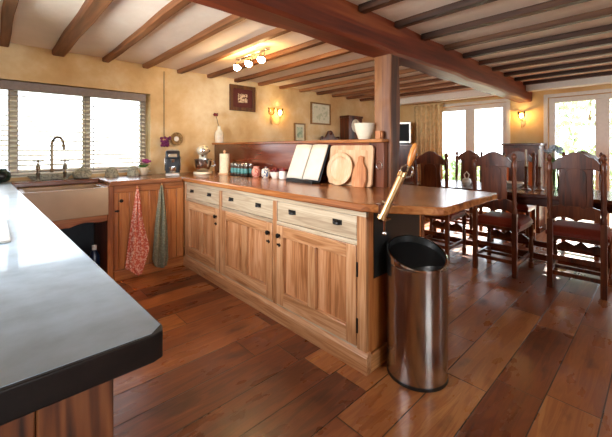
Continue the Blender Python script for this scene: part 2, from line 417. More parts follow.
# wall behind the viewer with two unseen windows added for light
w = MB(); BW = (-.2, 1.1, .9, 2.0)
BV = (3.7, 5.3, 1.0, 1.95)
w.box(X0, Y0 - .3, 0, BW[0], Y0, ZC).box(BW[1], Y0 - .3, 0, BV[0], Y0, ZC).box(BV[1], Y0 - .3, 0, X1, Y0, ZC).box(BV[0], Y0 - .3, 0, BV[1], Y0, BV[2]).box(BV[0], Y0 - .3, BV[3], BV[1], Y0, ZC).box(BW[0], Y0 - .3, 0, BW[1], Y0, BW[2]).box(BW[0], Y0 - .3, BW[3], BW[1], Y0, ZC)
struct(w.build('wall_front', M['plaster']))
struct(MB().box(-14, -14, -.16, 22, 18, -.1).build('lawn', M['lawn']))
struct(MB().box(X1 + .3, -3, -.12, 9.2, 5, -.03).build('path', M['paving']))

# windows
def glazing(name, x0, x1, z0, z1, y, bars, fr, along='X', depth=.06, mat='casement', bar_w=.06, bottom=None):
    """frame with upright bars and one sheet of glass per light"""
    f = MB(); d = depth / 2; g = MB(); b = bottom or fr
    def bx(mb, a0, a1, q0, q1, dd):
        mb.box(a0, y - dd, q0, a1, y + dd, q1) if along == 'X' else mb.box(y - dd, a0, q0, y + dd, a1, q1)
    bx(f, x0, x0 + fr, z0, z1, d); bx(f, x1 - fr, x1, z0, z1, d)
    bx(f, x0 + fr, x1 - fr, z1 - fr, z1, d); bx(f, x0 + fr, x1 - fr, z0, z0 + b, d)
    for q in bars: bx(f, q - bar_w / 2, q + bar_w / 2, z0 + b, z1 - fr, d)
    o = struct(f.build(name, M[mat], bevel=.004))
    bx(g, x0 + fr, x1 - fr, z0 + b, z1 - fr, .003)
    g.build('pane', M['glass'], o)
    return o
w1 = glazing('window_1', WX0, WX1, WZ0, WZ1, 4.24, (.16, .754), .06, bar_w=.07)
MB().box(WX0, 4.052, WZ0 - .03, WX1, 4.2, WZ0 + .006).build('sill', M['white'], w1)
glazing('window_added_2', LW[0], LW[1], LW[2], LW[3], X0 - .2, (1.85,), .06, along='Y')  # unseen window added for the side fill lamp
glazing('window_added_4', BV[0], BV[1], BV[2], BV[3], Y0 - .2, (4.5,), .07)  # added behind the viewer to light the dining side
glazing('window_added_3', BW[0], BW[1], BW[2], BW[3], Y0 - .2, (.45,), .07)  # added behind the viewer to brighten the kitchen floor
for nm, (a, b2) in (('door_1', D1), ('door_2', D2)):
    mid = (a + b2) / 2
    o = glazing(nm, a + .002, b2 - .002, 0.001, DZ - .002, X1 + .08, (mid,), .075, along='Y', mat='white_frame', bar_w=.15, bottom=.14)
    h = MB(); h.tube([(X1 + .05, mid + .04, 1.0), (X1 - .0, mid + .04, 1.0), (X1 - .0, mid + .13, 1.0)], .008); h.build('door_handle', M['brass'], o)
    t = MB()
    for (p0, p1) in ((a - .05, a), (b2, b2 + .05)): t.box(X1 - .022, p0, 0, X1 - .002, p1, DZ + .05)
    t.box(X1 - .022, a, DZ, X1 - .002, b2, DZ + .05)
    struct(t.build('trim_' + nm[-1], M['white_frame'], bevel=.003))
# skirting of the dining walls
struct(MB().box(1.49 + .6, Y1 - .02, 0, X1 - .001, Y1 - .001, .11).build('baseboard_back', M['white_frame'], bevel=.003))

# ceiling timbers
BY0, BY1 = 1.40, 1.595
mb = MB()
n = 24
def bprof(x):   # slightly uneven hewn beam
    return .006 * math.sin(x * 5.1) + .004 * math.sin(x * 13.7 + 1)
for i in range(n):
    pass
rings = []
for i in range(n + 1):
    x = -.49 + (X1 - .005 + .49) * i / n; e = bprof(x); e2 = bprof(x + 2.2)
    c = [(BY0 + e, 1.955 + e2), (BY0 + .018 + e, 1.935 + e2), (BY1 - .018 + e2, 1.935 + e), (BY1 + e2, 1.955 + e), (BY1 + e2, ZC - .001), (BY0 + e, ZC - .001)]
    rings.append([mb.bm.verts.new((x, y, z)) for y, z in c])
for a, b2 in zip(rings, rings[1:]):
    for k in range(6): mb.bm.faces.new((a[k], a[(k + 1) % 6], b2[(k + 1) % 6], b2[k]))
mb.bm.faces.new(rings[0][::-1]); mb.bm.faces.new(rings[-1])
bmesh.ops.recalc_face_normals(mb.bm, faces=mb.bm.faces[:])
struct(mb.build('oak_beam', M['beam']), 'big red-brown oak beam crossing under the ceiling joists')
def joist(x, wd, h, y0, y1, mat):
    mb = MB(); rg = []; n = 10; ph = random.random() * 6
    for i in range(n + 1):
        y = y0 + (y1 - y0) * i / n; e = .007 * math.sin(y * 2.1 + ph) + .003 * math.sin(y * 7 + ph * 2)
        rg.append([mb.bm.verts.new((x + a * wd / 2 + e, y, z)) for a, z in ((-1, ZC - .002), (-1, ZC - h + .012), (-.8, ZC - h), (.8, ZC - h), (1, ZC - h + .012), (1, ZC - .002))])
    for a, b2 in zip(rg, rg[1:]):
        for k in range(5): mb.bm.faces.new((a[k], a[k + 1], b2[k + 1], b2[k]))
        mb.bm.faces.new((a[5], a[0], b2[0], b2[5]))
    mb.bm.faces.new(rg[0]); mb.bm.faces.new(rg[-1])
    bmesh.ops.recalc_face_normals(mb.bm, faces=mb.bm.faces[:])
    return struct(mb.build('ceiling_beam', mat))
for i in range(-1, 14):
    x = .1 + .397 * i
    if x > X0 + .05: joist(x, .105 if i == 1 else .066, .055 if i == 1 else .044, BY1 + .008, Y1 - .002, M['joist'])
    xr = .14 + .42 * i
    if xr > X0 + .05: joist(xr, .072, .045, Y0 + .002, BY0 - .012, M['joist_dark'])
b = struct(MB().box(5.70, Y0 + .002, ZC - .12, 5.86, BY0 - .012, ZC - .002).build('ceiling_beam', M['white'], bevel=.006), 'white painted beam before the glazed doors')
b = struct(MB().box(5.70, BY1 + .012, ZC - .12, 5.86, Y1 - .002, ZC - .002).build('ceiling_beam', M['white'], bevel=.006))
# upright post on the peninsula, carrying the beam
PX0, PX1, PY0, PY1 = 2.205, 2.345, 1.42, 1.57
mb = MB(); rg = []
for i in range(15):
    z = .921 + (1.936 - .921) * i / 14; e = .004 * math.sin(z * 9) ; e2 = .005 * math.sin(z * 6 + 2)
    rg.append([mb.bm.verts.new(p + (z,)) for p in ((PX0 + .01, PY0 + e), (PX1 - .01 , PY0 + e2), (PX1 + e, PY0 + .01), (PX1 + e2, PY1 - .01), (PX1 - .01, PY1), (PX0 + .01, PY1), (PX0 + e2 * .4 + .003, PY1 - .01), (PX0 + e * .4 + .003, PY0 + .01))])
for a, b2 in zip(rg, rg[1:]):
    for k in range(8): mb.bm.faces.new((a[k], a[(k + 1) % 8], b2[(k + 1) % 8], b2[k]))
mb.bm.faces.new(rg[0][::-1]); mb.bm.faces.new(rg[-1]); bmesh.ops.recalc_face_normals(mb.bm, faces=mb.bm.faces[:])
struct(mb.build('timber_column', M['post']), 'rough oak post standing on the peninsula under the big beam')

# ------------------------------------------------------------------ left worktop and its cupboard
t = thing('base_cabinet', 'dark striped pine cabinet under the pale-sheened left worktop', 'cabinet', (-.2, 1.9, 0))
S = (-.2, 1.9, 0)
MB().box(-.485, .66, .08, .14, 3.28, .874).build('carcass', M['orange_z'], t, shift=S)
MB().box(-.485, .70, .0, .10, 3.28, .08).build('plinth', M['orange_x'], t, shift=S)
e = MB().box(.05, .632, .001, .152, .66, .873); e.build('corner_stile', M['striped_z'], t, bevel=.003, shift=S)
e = MB().box(-.485, .637, .001, .049, .66, .873); e.build('end_panel', M['striped_z'], t, bevel=.003, shift=S)
for k in range(4):
    y0 = .70 + k * .645
    d = MB().box(.14, y0, .10, .155, y0 + .62, .86).build('door', M['orange_z'], t, bevel=.003, shift=S)
    MB().lathe([(.006, 0), (.006, .012), (.015, .02), (.014, .028), (0, .032)], (.155, y0 + .56, .70), 12, 'X').build('knob', M['iron'], d, shift=S)
t = thing('kitchen_worktop', 'dark-edged long worktop in the bottom left corner, pale with painted window sheen', 'worktop', (-.2, 1.9, .876))
pts = [(-.49, .565), (.192, .560), (.208, .566), (.214, .584), (.135, 3.70), (.135, 4.045), (-.49, 4.045)]
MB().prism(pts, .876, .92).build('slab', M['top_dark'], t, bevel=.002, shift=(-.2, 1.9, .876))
MB().prism([(-.48, .572), (.190, .567), (.2115, .587), (.133, 3.70), (.133, 4.04), (-.48, 4.04)], .9185, .9206).build('sheen_surface', M['top_sheen'], t, shift=(-.2, 1.9, .876))  # thin sheet carrying the painted sheen over the dark slab
# hob on it
t = thing('gas_hob', 'steel gas hob let into the left worktop, only its corner showing', 'hob', (-.16, 1.66, .921))
MB().box(-.22, -.24, 0, .21, .24, .006).build('tray', M['steel_dull'], t, bevel=.002)
for (bx, by) in ((-.11, -.12), (-.11, .12), (.11, -.12), (.11, .12)):
    MB().lathe([(.042, .006), (.042, .016), (.03, .022), (0, .022)], (bx, by, 0), 16).build('burner', M['iron'], t)
    g = MB().torus((bx, by, .012), .052, .004)
    for a in range(4):
        c, s_ = math.cos(a * PI / 2 + PI / 4), math.sin(a * PI / 2 + PI / 4)
        g.tube([(bx + c * .085, by + s_ * .085, .006), (bx + c * .085, by + s_ * .085, .036), (bx + c * .03, by + s_ * .03, .034)], [.006, .005, .004], 6)
    g.build('pan_support', M['iron'], t)

# ------------------------------------------------------------------ sink run
t = thing('sink_cabinet', 'orange pine sink cabinet with a wavy valance over a dark open niche', 'cabinet', (.45, 3.73, 0))
S = (.45, 3.73, 0)
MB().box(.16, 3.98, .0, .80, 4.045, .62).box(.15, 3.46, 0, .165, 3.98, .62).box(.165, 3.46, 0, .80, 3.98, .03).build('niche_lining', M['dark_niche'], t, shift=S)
MB().box(.772, 3.43, .0, .822, 3.98, .874).build('side_post', M['orange_z'], t, bevel=.004, shift=S)
arc = [(.15, .626)] + [(.15 + .622 * k / 24, .535 + .042 * (max(0, (k - 5) / 19) ** 1.2) + (.012 * math.sin((k - 14) * .55) if k > 12 else 0)) for k in range(25)] + [(.772, .626)]
MB().prism(arc, 3.435, 3.46, 'Y').build('valance', M['orange_x'], t, bevel=.002, shift=S)
MB().box(.15, 3.435, 0, .772, 3.46, .075).build('plinth', M['orange_x'], t, bevel=.003, shift=S)

t = thing('belfast_sink', 'deep cream fireclay butler sink under the window', 'sink', (.44, 3.6, .63))
o, i_ = (.172, 3.375, .770, 3.815), (.205, 3.41, .735, 3.78)
zb, zt, zi = .628, .872, .665
mb = MB()
def rect(q, z): return [mb.bm.verts.new(p + (z,)) for p in ((q[0], q[1]), (q[2], q[1]), (q[2], q[3]), (q[0], q[3]))]
rg = [rect(o, zb), rect(o, zt), rect(i_, zt), rect(i_, zi)]
for a, b2 in zip(rg, rg[1:]):
    for k in range(4): mb.bm.faces.new((a[k], a[(k + 1) % 4], b2[(k + 1) % 4], b2[k]))
mb.bm.faces.new(rg[0][::-1]); mb.bm.faces.new(rg[3])
mb.build('basin', M['sink'], t, bevel=.006, shift=(.44, 3.6, .63))
MB().lathe([(.035, .666), (.035, .668), (.02, .669), (0, .667)], (.475, 3.6, 0)).build('drain', M['chrome'], t, shift=(.44, 3.6, .63))

t = thing('kitchen_worktop', 'reddish wooden worktop strip behind the tap and along to the corner under the window', 'worktop', (1.1, 3.8, .876))
S = (1.1, 3.8, .876)
MB().prism([(.137, 3.825), (.785, 3.825), (.785, 3.39), (1.444, 3.39), (1.444, 4.046), (.137, 4.046)], .876, .92).build('slab', M['top_x'], t, bevel=.007, shift=S)

t = thing('base_cabinet', 'orange pine tongue-and-groove cabinet behind the two hanging towels', 'cabinet', (1.15, 3.73, 0))
S = (1.15, 3.73, 0)
MB().box(.824, 3.45, .08, 1.474, 4.04, .874).build('carcass', M['orange_z'], t, shift=S)
MB().box(.824, 3.425, .0, 1.474, 3.46, .095).build('plinth', M['orange_x'], t, bevel=.006, shift=S)
MB().box(.824, 3.432, .81, 1.474, 3.45, .874).build('rail', M['orange_x'], t, bevel=.002, shift=S)
for q0, q1 in ((.824, .862), (1.40, 1.474)): MB().box(q0, 3.432, .10, q1, 3.45, .808).build('stile', M['orange_z'], t, bevel=.002, shift=S)
d = MB()
for k in range(6):
    x0 = .866 + k * .0885; d.box(x0, 3.434, .102, x0 + .0872, 3.45, .806)
d = d.build('door', M['orange_z'], t, bevel=.004, shift=S)
MB().lathe([(.006, 0), (.006, -.012), (.017, -.02), (.016, -.028), (0, -.032)], (.882, 3.434, .735), 12, 'Y').build('knob', M['iron'], d, shift=S)
MB().box(.832, 3.424, .635, .868, 3.434, .65).box(.846, 3.418, .632, .854, 3.424, .653).build('latch', M['iron'], t, shift=S)

# tap
t = thing('bridge_tap', 'aged nickel bridge tap with swan neck and cross handles', 'tap', (.422, 3.90, .92))
m = M['nickel']
for sx in (-.1, .1):
    MB().lathe([(.026, 0), (.026, .006), (.014, .012), (.012, .05), (.017, .06), (.017, .075), (.012, .08), (.012, .1), (.019, .108), (.019, .135), (.01, .142), (.009, .165), (0, .168)], (sx, 0, 0), 14).build('pillar', m, t)
    h = MB()
    for a in range(4):
        c, s_ = math.cos(a * PI / 2 + .5), math.sin(a * PI / 2 + .5)
        h.tube([(sx, 0, .178), (sx + c * .036, s_ * .036, .180)], [.006, .005], 8).ball((sx + c * .038, s_ * .038, .180), .008, seg=8)
    h.ball((sx, 0, .182), .011, seg=10); h.lathe([(.008, .16), (.008, .178)], (sx, 0, 0), 10); h.build('cross_handle', m, t)
MB().tube([(-.1, 0, .092), (.1, 0, .092)], .0105, 10).ball((0, 0, .092), .02, seg=12).build('bridge', m, t)
pts = [(0, 0, .09), (0, 0, .33)] + [(.055 * (1 - math.cos(a)) * .72, -.055 * (1 - math.cos(a)) * .7, .33 + .07 * math.sin(a)) for a in [PI * k / 10 for k in range(1, 10)]] + [(.079, -.077, .33), (.083, -.08, .285)]
MB().tube(pts, [.013] * 2 + [.011] * 9 + [.0115, .013], 12).build('spout', m, t)

# things along the sill
t = thing('soap_dish', 'long low pale dish behind the tap', 'dish', (.42, 3.985, .9205))
MB().lathe([(.02, .0), (.05, .004), (.06, .03), (.064, .045), (.058, .045), (.05, .012), (0, .010)], sx=2.7, sy=.7).build('dish', M['grey_green'], t)
t = thing('covered_pot', 'squat grey lidded pot beside the sink tap', 'pot', (.665, 3.93, .9205))
MB().lathe([(.05, 0), (.072, .012), (.085, .045), (.078, .07), (.055, .082), (.055, .078), (0, .078)]).build('body', M['grey_green'], t)
MB().lathe([(.062, .083), (.06, .09), (.035, .102), (.012, .106), (.014, .118), (0, .124)]).build('lid', M['grey_green'], t)
def dome(x, y, r, h, label):
    t = thing('stone_ornament', label, 'ornament', (x, y, .9205), group='grey domed ornaments on the window ledge')
    MB().lathe([(r * .9, 0), (r, h * .25), (r * .93, h * .55), (r * .7, h * .85), (r * .3, h), (0, h * 1.02)], seg=18).build('dome', M['grey_green'], t)
    MB().lathe([(r * 1.08, 0), (r * 1.08, .012), (r * .9, .016), (r * .9, .001)], seg=18).build('base', M['grey_green'], t)
dome(.925, 3.93, .062, .10, 'grey domed ornament on the worktop under the middle of the last window light')
dome(1.135, 3.95, .058, .10, 'grey domed ornament next to the pink flower pot')
t = thing('green_jar', 'round dark green glazed jar at the left end of the window', 'jar', (.075, 3.95, .9205))
MB().lathe([(.03, 0), (.055, .015), (.066, .05), (.058, .09), (.036, .108), (.038, .118), (.03, .118), (.028, .1), (0, .03)]).build('body', M['dark_green'], t)
MB().ball((0, -.05, .055), .034, (1, .6, 1)).build('boss', M['black'], t)
t = thing('flower_pot', 'cream pot of pink flowers in the right corner of the window', 'plant pot', (1.25, 3.985, .9205))
MB().lathe([(.035, 0), (.05, .02), (.058, .07), (.052, .085), (.046, .085), (.045, .07), (0, .065)]).build('pot', M['cream'], t)
fl = MB(); lf = MB()
for k in range(16):
    a = random.random() * 6.28; r = .06 * random.random(); fl.ball((r * math.cos(a) + .03, r * math.sin(a) * .6, .135 + .035 * random.random()), .017, (1, 1, .7), 8)
for k in range(9):
    a = k * .7; lf.tube([(0, 0, .07), (.03 * math.cos(a), .02 * math.sin(a), .10), (.06 * math.cos(a) + .01, .035 * math.sin(a), .115)], [.003, .010, .002], 6)
fl.build('blossom', M['pink'], t); lf.build('leaves', M['leaf'], t)

# blind
t = thing('venetian_blind', 'wide taupe venetian blind drawn down over the kitchen window', 'blind', ((WX0 + WX1) / 2, 4.105, 1.75))
S = ((WX0 + WX1) / 2, 4.105, 1.75)
MB().box(WX0 + .01, 4.062, 1.75, WX1 - .045, 4.13, 1.832).build('headrail', M['taupe'], t, bevel=.004, shift=S)
sl = MB(); zz = 1.70
while zz > 1.0:
    sl.box(WX0 + .015, 4.082, zz, WX1 - .05, 4.128, zz + .003, rot=(.34, 0, 0)); zz -= .046
sl.build('slats', M['slat'], t, shift=S)
MB().box(WX0 + .015, 4.085, .972, WX1 - .05, 4.125, .988).build('bottom_rail', M['slat'], t, shift=S)
cd_ = MB()
for cx in (-.2, .13, .19, .72, .79, 1.26): cd_.tube([(cx, 4.079, .985), (cx, 4.079, 1.752)], .0028, 6)
cd_.build('cords', M['taupe'], t, shift=S)

# towels on their pegs
def towel(rows, name, mat, label, y, hook, foldn, ph):
    t = thing(name, label, 'towel', (hook[0], y, hook[1]), group='towels hung on the cabinet front')
    nz = len(rows)
    def fn(u, v):
        f = v * (nz - 1); i = min(int(f), nz - 2); q = f - i
        a0, b0, zl0, zr0 = rows[i]; a1, b1, zl1, zr1 = rows[i + 1]
        a, b2, zl, zr = (p + (r - p) * q for p, r in zip((a0, b0, zl0, zr0), (a1, b1, zl1, zr1)))
        x = a + (b2 - a) * u; z = zl + (zr - zl) * u
        if v > .8: z += -.02 * math.sin(u * PI) * (v - .8) / .2
        return (x - hook[0], -.012 + .016 * math.sin(u * foldn + ph + v * 1.4) * min(1, v * 4) - .02 * v, z - hook[1])
    MB().sheet(fn, 24, 30).build('cloth', M[mat], t, thick=.006, ang=80)
    MB().tube([(0, .0, .012), (-.003, -.012, -.015)], [.005, .008], 8).build('loop', M['towel_grey' if mat != 'towel_red' else 'towel_red'], t)
towel([(1.008, 1.028, .83, .83), (.992, 1.05, .70, .70), (.968, 1.06, .55, .55), (.948, 1.092, .40, .40), (.93, 1.115, .27, .30), (.918, 1.118, .17, .25), (.91, 1.06, .11, .06), (.985, 1.04, .06, .03)],
      'hand_towel', 'towel_red', 'red patterned towel hanging beside the sink', 3.422, (1.02, .85), 15, 0)
towel([(1.232, 1.252, .85, .85), (1.215, 1.268, .75, .75), (1.195, 1.285, .6, .6), (1.178, 1.297, .45, .45), (1.165, 1.303, .3, .3), (1.152, 1.305, .14, .12), (1.17, 1.285, .075, .05)],
      'hand_towel', 'towel_grey', 'plain grey-green towel hanging near the cabinet corner', 3.422, (1.243, .868), 13, 1)
for x, z, lab in ((1.02, .852, 'wooden peg holding the red towel'), (1.243, .866, 'wooden peg holding the grey-green towel')):
    p = MB().lathe([(.008, 0), (.007, -.02), (.009, -.026), (0, -.029)], (0, 0, 0), 10, 'Y').build('towel_peg', M['handle_wood'])
    p.location = (x, 3.432, z - .004); tag(p, lab, 'peg', 'towel pegs')

# bottles in the niche
for (x, y, h, r, mat, lab) in ((.70, 3.58, .30, .045, 'blue_plastic', 'dark blue bottle in the niche under the sink'), (.60, 3.72, .24, .04, 'black', 'dark bottle standing further back in the sink niche')):
    t = thing('cleaning_bottle', lab, 'bottle', (x, y, .0305), group='bottles under the sink')
    MB().lathe([(r * .9, 0), (r, .01), (r, h * .65), (r * .5, h * .82), (r * .4, h * .86), (0, h * .86)]).build('body', M[mat], t)
    MB().lathe([(r * .45, h * .86), (r * .45, h), (0, h)]).build('cap', M['china'], t)

# ------------------------------------------------------------------ peninsula cabinet
FX = 1.48; C0, C1 = 1.102, 3.425
t = thing('base_cabinet', 'long pine peninsula cabinet with three drawers over three doors', 'cabinet', (1.78, 2.25, 0))
S = (1.78, 2.25, 0)
MB().box(FX + .030, C0 + .02, .10, 2.08, C1, .874).build('carcass', M['pine_z'], t, shift=S)
MB().box(FX + .02, C0, .10, 2.08, C0 + .02, .874).build('end_panel', M['orange_z'], t, bevel=.002, shift=S)
MB().box(1.545, C0 - .004, .50, 2.05, C0 - .0005, .87).build('dark_recess_sheet', M['black'], t, shift=S)  # darkness of an opening put into a flat black sheet
# skirting along the front and round the end
sk = MB().prism([(FX - .012, 0), (FX + .03, 0), (FX + .03, .112), (FX + .002, .112), (FX - .004, .10), (FX - .012, .09)], C0 - .012, C1, 'Y')
sk2 = sk.build('plinth', M['pine_door_y'], t, bevel=.002, shift=S)
MB().box(FX + .03, C0 - .012, 0, 2.08, C0 + .02, .095).build('end_plinth', M['pine_x'], t, bevel=.004, shift=S)
MB().box(FX, C0, .845, FX + .022, C1, .874).build('top_rail', M['sheen_pine_y'], t, bevel=.0015, shift=S)
bays = [(2.70, 3.385), (1.925, 2.655), (1.165, 1.88)]      # y range of each bay
st = MB(); ys = [C1] + [v for b_ in bays for v in (b_[1], b_[0])] + [C0]
for k in range(0, len(ys), 2): MB().box(FX, ys[k + 1], .112, FX + .022, ys[k], .845).build('stile', M['pine_z'], t, bevel=.0015, shift=S)
for (a, b2) in bays:
    for z0, z1 in ((.682, .706), (.112, .122)): MB().box(FX, a, z0, FX + .022, b2, z1).build('rail', M['sheen_pine_y'], t, bevel=.0015, shift=S)
pulls = [(2.887, 3.25), (2.107, 2.50), (1.312, 1.715)]
knob_y = [2.745, 1.965, 1.843]
for k, (a, b2) in enumerate(bays):
    g = .004
    d = MB().box(FX + .003, a + g, .709, FX + .024, b2 - g, .842).build('drawer', M['sheen_pine_y'], t, bevel=.003, shift=S)
    for py in pulls[k]:
        mb = MB()     # cup pull: quarter shell with a flat back
        for sgn in (1,):
            prof = []
            V = []
            for i in range(9):
                th = PI * i / 8
                row = []
                for j in range(6):
                    ph = PI / 2 * j / 5
                    row.append(mb.bm.verts.new((FX + .003 - .022 * math.sin(th) * math.cos(ph) ** .5 * (1 if j < 5 else 0), py - .03 * math.cos(th), .775 + .022 * math.sin(ph) * (.35 + .65 * math.sin(th)))))
                V.append(row)
            for i in range(8):
                for j in range(5): mb.bm.faces.new((V[i][j], V[i + 1][j], V[i + 1][j + 1], V[i][j + 1]))
        mb.box(FX + .0005, py - .036, .774, FX + .0035, py + .036, .803)
        mb.build('cup_pull', M['iron'], d, shift=S)
    z0, z1 = .124, .680; sw = .075
    dm = MB()
    mid = (a + b2) / 2
    dm.box(FX - .004, a + g, z0, FX + .026, a + sw, z1).box(FX - .004, b2 - sw, z0, FX + .026, b2 - g, z1).box(FX - .004, mid - .032, z0 + .09, FX + .026, mid + .032, z1 - .08)
    d = dm.build('door', M['pine_z'], t, bevel=.003, shift=S)
    for q0, q1 in ((z0, z0 + .09), (z1 - .08, z1)): MB().box(FX - .004, a + sw, q0, FX + .026, b2 - sw, q1).build('door_rail', M['pine_door_y'], d, bevel=.003, shift=S)
    MB().box(FX + .022, a + sw - .005, z0 + .085, FX + .029, b2 - sw + .005, z1 - .075).build('door_panel', M['pine_panel'], d, shift=S)
    MB().lathe([(.013, -.004), (.007, -.008), (.007, -.014), (.017, -.021), (.016, -.03), (0, -.034)], (FX + .002, knob_y[k], .61), 14, 'X').build('knob', M['iron'], d, shift=S)
    ky = knob_y[k]
    MB().box(FX - .006, ky - .012, .535, FX + .003, ky + .03, .549).tube([(FX - .008, ky, .53), (FX - .008, ky, .556)], .004, 8).build('latch', M['iron'], d, shift=S)
    if k == 2:
        for z in (.24, .55):
            MB().tube([(FX - .001, a - .002, z - .04), (FX - .001, a - .002, z + .04)], .006, 8).build('hinge', M['iron'], d, shift=S)
# peninsula worktop
t = thing('kitchen_worktop', 'long teak peninsula worktop widening to a breakfast bar beside the steel bin', 'worktop', (1.9, 2.3, .876))
S = (1.9, 2.3, .876)
MB().prism([(1.45, 4.046), (1.45, 1.12), (1.50, 1.02), (1.66, .765), (1.685, .752), (2.475, .765), (2.49, .785), (2.49, 1.72), (2.25, 1.76), (2.25, 4.046)], .876, .92).build('slab', M['top_y'], t, bevel=.008, shift=S)
# upstand panel with its shelf ledge
t = thing('back_panel', 'low red-brown panelled upstand along the back of the peninsula', 'panel', (2.175, 2.8, .9205))
S = (2.175, 2.8, .9205)
MB().box(2.15, 1.575, .9205, 2.20, 4.045, 1.262).build('board', M['panel_y'], t, bevel=.002, shift=S)
MB().box(2.15, 1.44, .9205, 2.20, 1.574, 1.262).build('end_post', M['oak_dark'], t, bevel=.004, shift=S)
MB().box(2.11, 1.43, 1.262, 2.204, 4.045, 1.288).build('ledge', M['top_y'], t, bevel=.005, shift=S)
MB().torus((2.142, 1.475, 1.085), .026, .0035, 'X').box(2.144, 1.468, 1.105, 2.1495, 1.482, 1.12).build('ring', M['chrome'], t, shift=S)
# base board under dining side
ox = thing('side_panel', 'dark panel closing the dining side under the breakfast bar', 'panel', (2.12, 2.6, 0))
MB().box(2.083, 1.10, .0, 2.12, 4.04, .874).build('board', M['oak_dark_y'], ox, shift=(2.12, 2.6, 0))

# ------------------------------------------------------------------ bin
t = thing('waste_bin', 'tall brushed steel round bin with a slanted open top', 'bin', (1.697, .925, 0), -1.087)
R = .157
MB().lathe([(R - .004, 0), (R + .002, .002), (R + .002, .016), (R - .002, .018)], seg=48).build('base', M['black'], t)
MB().lathe([(R - .01, .018), (R, .02), (R, .594), (R - .006, .600)], seg=48).build('body', M['steel'], t)
# collar cut on a slant (high at back)
mb = MB(); seg = 48; rr = []
def ztop(a): return .655 + .050 * math.sin(a) - .022 * math.cos(a)   # +y is away from the viewer
for (r, z) in ((R - .006, .602), (R + .003, .606), (R + .003, None), (R - .004, 'lip'), (R - .010, 'lip')):
    ring = []
    for k in range(seg):
        a = 2 * PI * k / seg; zz = z if isinstance(z, float) else (ztop(a) - .006 if z is None else ztop(a))
        ring.append(mb.bm.verts.new((r * math.cos(a), r * math.sin(a), zz)))
    rr.append(ring)
for a, b2 in zip(rr, rr[1:]):
    for k in range(seg): mb.bm.faces.new((a[k], a[(k + 1) % seg], b2[(k + 1) % seg], b2[k]))
mb.build('collar', M['chrome'], t)
mb = MB(); r2 = [[mb.bm.verts.new(((R - .0105) * math.cos(2 * PI * k / seg), (R - .0105) * math.sin(2 * PI * k / seg), z if z else ztop(2 * PI * k / seg) - .004)) for k in range(seg)] for z in (None, .605)]
for k in range(seg): mb.bm.faces.new((r2[0][k], r2[0][(k + 1) % seg], r2[1][(k + 1) % seg], r2[1][k]))
mb.build('liner', M['black'], t)
mb = MB(); ring = [mb.bm.verts.new(((R - .013) * math.cos(2 * PI * k / seg), (R - .013) * math.sin(2 * PI * k / seg), ztop(2 * PI * k / seg) - .012 - .03 * (1 + math.sin(2 * PI * k / seg)) * .5)) for k in range(seg)]
c = mb.bm.verts.new((0, 0, .615))
for k in range(seg): mb.bm.faces.new((ring[k], ring[(k + 1) % seg], c))
mb.build('flap', M['black'], t)

# corkscrew clamped on the worktop edge
cp = (1.505, 1.005)
t = thing('bar_corkscrew', 'brass bar corkscrew with wooden handle clamped to the worktop edge', 'corkscrew', (cp[0], cp[1], .92))
def V3(R_, D_, z): return Vector((R_ * .729 + D_ * .6845 - cp[0], -R_ * .6845 + D_ * .729 - cp[1], z - .92))
a, b2 = V3(.371, 1.66, .869), V3(.478, 1.66, 1.10)
MB().tube([a, a + (b2 - a) * .06, a + (b2 - a) * .065, b2 - (b2 - a) * .1, b2 - (b2 - a) * .09, b2], [.023, .023, .0175, .0175, .022, .02], 16).build('barrel', M['brass'], t)
MB().tube([a + Vector((.012, -.012, .012)), b2 + Vector((.012, -.012, 0))], .006, 8).build('rack', M['brass'], t)
c = V3(.497, 1.66, 1.105)
MB().torus((0, 0, 0), .03, .006, 'Y').xf(Matrix.Translation(c) @ Matrix.Rotation(-.75, 4, 'Z')).build('gear_ring', M['chrome'], t)
MB().tube([c, V3(.508, 1.66, 1.135)], .006, 8).build('lever', M['chrome'], t)
h0, h1 = V3(.506, 1.66, 1.13), V3(.54, 1.66, 1.245)
MB().tube([h0 + (h1 - h0) * q for q in (0, .1, .35, .7, .92, 1)], [.008, .012, .017, .016, .011, .004], 12).build('handle', M['handle_wood'], t)
MB().box(-.03, -.02, .001, .05, .03, .012).box(-.055, -.035, -.075, -.035, .0, .012).box(-.055, -.03, -.075, .02, .0, -.063).build('clamp', M['chrome'], t, bevel=.002)
MB().tube([(-.02, -.015, -.062), (-.02, -.015, -.045)], .005, 8).tube([(-.02, -.015, -.075), (-.02, -.015, -.13)], [.006, .006], 8).ball((-.02, -.015, -.14), .013, seg=10).build('screw', M['chrome'], t)
MB().tube([(-.045, -.02, .006), (-.06, -.035, .03), tuple(a + (b2 - a) * .3)], .009, 8).build('bracket', M['chrome'], t)

# ------------------------------------------------------------------ things on the worktop by the corner
t = thing('coffee_machine', 'black and chrome capsule coffee machine in the worktop corner', 'coffee machine', (1.475, 3.72, .9205), -.38)
MB().box(-.075, -.02, 0, .075, .13, .225).build('body', M['dark_grey'], t, bevel=.015)
MB().prism([(-.13, .18), (.13, .18), (.13, .25), (.09, .27), (-.10, .27), (-.13, .24)], -.072, .072, 'X').build('head', M['dark_grey'], t, bevel=.012)
MB().box(-.07, -.13, 0, .07, -.02, .03).build('drip_tray', M['steel_dull'], t, bevel=.005)
MB().tube([(0, -.085, .18), (0, -.085, .145)], [.022, .016], 12).build('spout', M['chrome'], t)
MB().box(-.045, -.135, .2, .045, -.128, .238).build('front_plate', M['chrome'], t, bevel=.003)
MB().lathe([(.026, .031), (.033, .04), (.038, .095), (.034, .095), (.03, .045), (0, .04)], (0, -.078, 0), 16).build('cup_rest', M['chrome'], t)
for q in (-.085, .076): MB().box(q, .02, .05, q + .009, .12, .2).build('side_trim', M['chrome'], t, bevel=.003)
